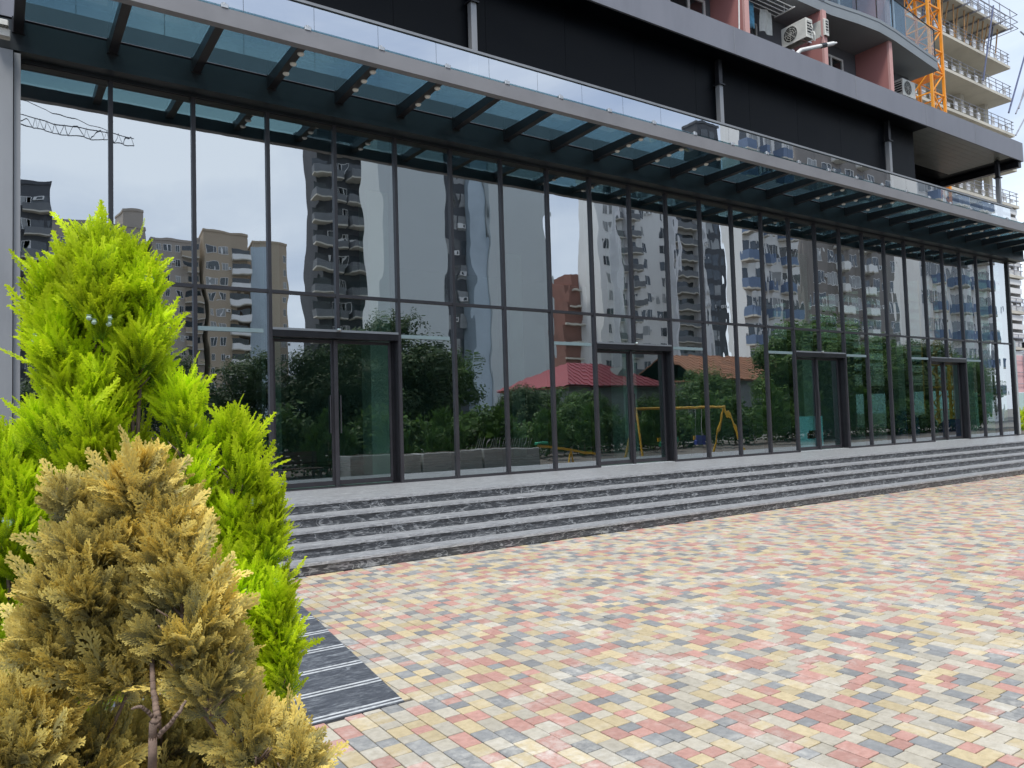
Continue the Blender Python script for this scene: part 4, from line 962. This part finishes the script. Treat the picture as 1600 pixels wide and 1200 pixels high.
# ---- broadleaf trees across the square
MAT['leaf_dark'] = leaf_mat('dark_green_leaf', (.075, .125, .030), (.022, .045, .012), .25)
MAT['leaf_mid'] = leaf_mat('mid_green_leaf', (.125, .225, .045), (.035, .075, .016), .3)
def leaf_templates():
    out = []
    for s in range(3):
        r = random.Random(s); V, F, T = [], [], []
        for k in range(7):
            a = r.uniform(0, 6.28); tl = r.uniform(.2, 1); c = np.array([math.cos(a)*.45*tl, math.sin(a)*.45*tl, r.uniform(-.3, .5)])
            d = unit(np.array([math.cos(a), math.sin(a), r.uniform(-.5, .6)])); s_ = unit(np.cross(d, [0, 0, 1])); b = len(V)
            w, l = .16, .36
            V += [c, c+d*l*.5+s_*w, c+d*l, c+d*l*.5-s_*w]; F.append((b, b+1, b+2, b+3)); t = r.uniform(.3, 1); T += [t*.8, t, t, t]
        out.append((np.array(V), np.array(F), np.array(T)))
    return out
LT = leaf_templates()
def tree(label, x, y, h, w, mat, nclump=60, group='trees across the square', low=.15, seed=0, name='broadleaf_tree'):
    r = np.random.default_rng(seed+100); t = thing(name, label, 'tree', (x, y, 0), group)
    rx, rz = w/2, h*(1-low)/2; zc_ = h*low+rz
    cl = unit(r.normal(size=(nclump, 3)))*(r.random((nclump, 1))**.4)*np.array([rx*.82, rx*.82, rz*.86]) + np.array([0, 0, zc_])
    cr_ = r.uniform(.10, .20, nclump)*w**.75*h**.25
    Ps, Us, Ds, Sc, Tn = [], [], [], [], []
    for c, q in zip(cl, cr_):
        n = int(70); v = unit(r.normal(size=(n, 3))); rr_ = r.random(n)**.35
        Ps.append(c+v*q*rr_[:, None]*np.array([1, 1, .75])); Us.append(unit(v+np.array([0, 0, .5]))); Ds.append(unit(r.normal(size=(n, 3)))); Sc.append(r.uniform(.28, .5, n)*max(.5, min(1, h/8))); Tn.append(np.clip(.3+.5*v[:, 2]+r.normal(scale=.2, size=n), 0, 1))
    me = quad_mesh_from_templates('crown', LT, *map(np.concatenate, (Ps, Us, Ds, Sc, Tn)), mat); put('crown', me, t)
    tk = MB().tube((0, 0, 0), (.1, 0, h*.35), .04*h**.8*.6, 8, .03*h**.8*.5)
    for c in cl[:14]: tk.tube((.1, 0, h*(.2+.015*abs(c[0]))), tuple(c), .05, 6, .015)
    obj('trunk', tk, MAT['bark'], t)
    return t
T = [(5.6, -8, 4.4, 4.6, 0), (9.2, -9.5, 4.9, 5, 0), (12.6, -8.5, 5.6, 5.2, 0), (16.3, -11, 7.2, 5.8, 0), (20.0, -14, 6.2, 5, 1), (22.6, -9, 3.6, 3.4, 0), (25.5, -10, 3.4, 3.6, 1), (28.6, -11, 3.7, 3.6, 1),
     (44, -16, 5.2, 5, 1), (41.2, -6, 7.6, 5.4, 1), (46.5, -7, 8.6, 6, 1), (52, -8, 7.4, 6, 1), (57.5, -7, 7.0, 6, 0), (62.5, -7, 6.4, 6, 1), (33, -10, 2.9, 3.6, 1), (2.2, -10, 4.2, 4, 0)]
names = ['far left round tree in front of the beige blocks', 'dark bushy tree left of the first door reflection', 'dark tree behind the planters by the first door', 'tallest dark tree beside the blank grey tower', 'mid green tree right behind the tallest one', 'small tree in front of the dark glazed tower', 'small round tree left of the red roofed house', 'small tree at the corner of the red roofed house',
         'green tree beside the grey gabled house', 'tall green tree in front of the grey brown block', 'tallest green tree of the right hand group', 'wide green tree before the pale balcony block', 'dark tree in the right hand group', 'last green tree of the right hand group', 'low bushy tree in front of the red roofed house', 'outermost small tree at the left edge of the glass']
for i, ((x, y, h, w, k), lb) in enumerate(zip(T, names)): tree(lb, x, y, h, w*1.12, MAT['leaf_mid' if k else 'leaf_dark'], 60 if h < 5 else 90, seed=i, low=.0 if h < 7 else .04)
hb_ = ['thuja hedge clump mirrored in the left half of the first door', 'pointed thuja mirrored in the right half of the first door', 'thuja behind the middle planter', 'yellow green thuja behind the end planter', 'thuja just right of the planters', 'low thuja in front of the red roofed house', 'low thuja left of the swing', 'thuja behind the swing', 'broad thuja right of the swing', 'tall thuja near the third door reflection', 'thuja in the shade of the right hand trees', 'last thuja before the right end']
for i, (x, y, h) in enumerate(((6.2, .2, 1.7), (8.6, .4, 2.3), (10.6, .5, 1.9), (12.6, .2, 2.2), (15.8, -1, 2.4), (19, -2.4, 2.3), (22, -3.2, 2.4), (25.6, -2.6, 2.3), (29.5, -3, 2.8), (33.5, -2.2, 3.2), (38, -3, 3.6), (43, -3, 3.4))):
    shrub('far_thuja', hb_[i], 'shrub', [((x, y, h*.5), (h*.26, h*.26, h*.5)), ((x+h*.22, y, h*.36), (h*.2, h*.2, h*.36)), ((x-h*.2, y+.1, h*.33), (h*.2, h*.2, h*.33))], FR_LO, MAT['thuja_far'], .24, 22, plume_len=.5, plume_density=7, group='thujas across the square')
def hedge(label, x0, x1, y, h, seed):
    r = np.random.default_rng(seed); n = int((x1-x0)*130); t = thing('hedge', label, 'hedge', ((x0+x1)/2, y, 0))
    P = np.stack([r.uniform(x0, x1, n)-(x0+x1)/2, r.normal(scale=.45, size=n), h*r.random(n)**.6], 1); P[:, 2] *= 1+.22*np.sin(P[:, 0]*1.7)+.12*np.sin(P[:, 0]*4.1)
    put('foliage', quad_mesh_from_templates('foliage', LT, P, unit(r.normal(size=(n, 3))+np.array([0, .3, .9])), unit(r.normal(size=(n, 3))), r.uniform(.3, .55, n), r.random(n)*.8, MAT['leaf_mid']), t)
    tk = MB()
    for x in np.arange(x0+.4, x1, .9): tk.tube((x-(x0+x1)/2, 0, 0), (x-(x0+x1)/2+.1, .05, h*.7), .03, 5, .01)
    obj('stems', tk, MAT['bark'], t)
hedge('dark shaggy hedge behind the planter row', 4.5, 16.6, -1.6, 1.7, 1)
hedge('low hedge between the playground and the red roofed house', 17, 31, -5.2, 1.5, 2)
hedge('thick green hedge under the right hand trees', 31.5, 62, -5.0, 2.1, 3)
# weeds at the far right end
shrub('roadside_weeds', 'yellow green weeds behind the black railing at the right edge', 'plants', [((34.5+i*1.7, 14.5, .9), (.9, .5, .45)) for i in range(4)], FR_LO, MAT['thuja'], .3, 22, plume_len=.5, plume_density=6)
print('objects', len(bpy.data.objects))
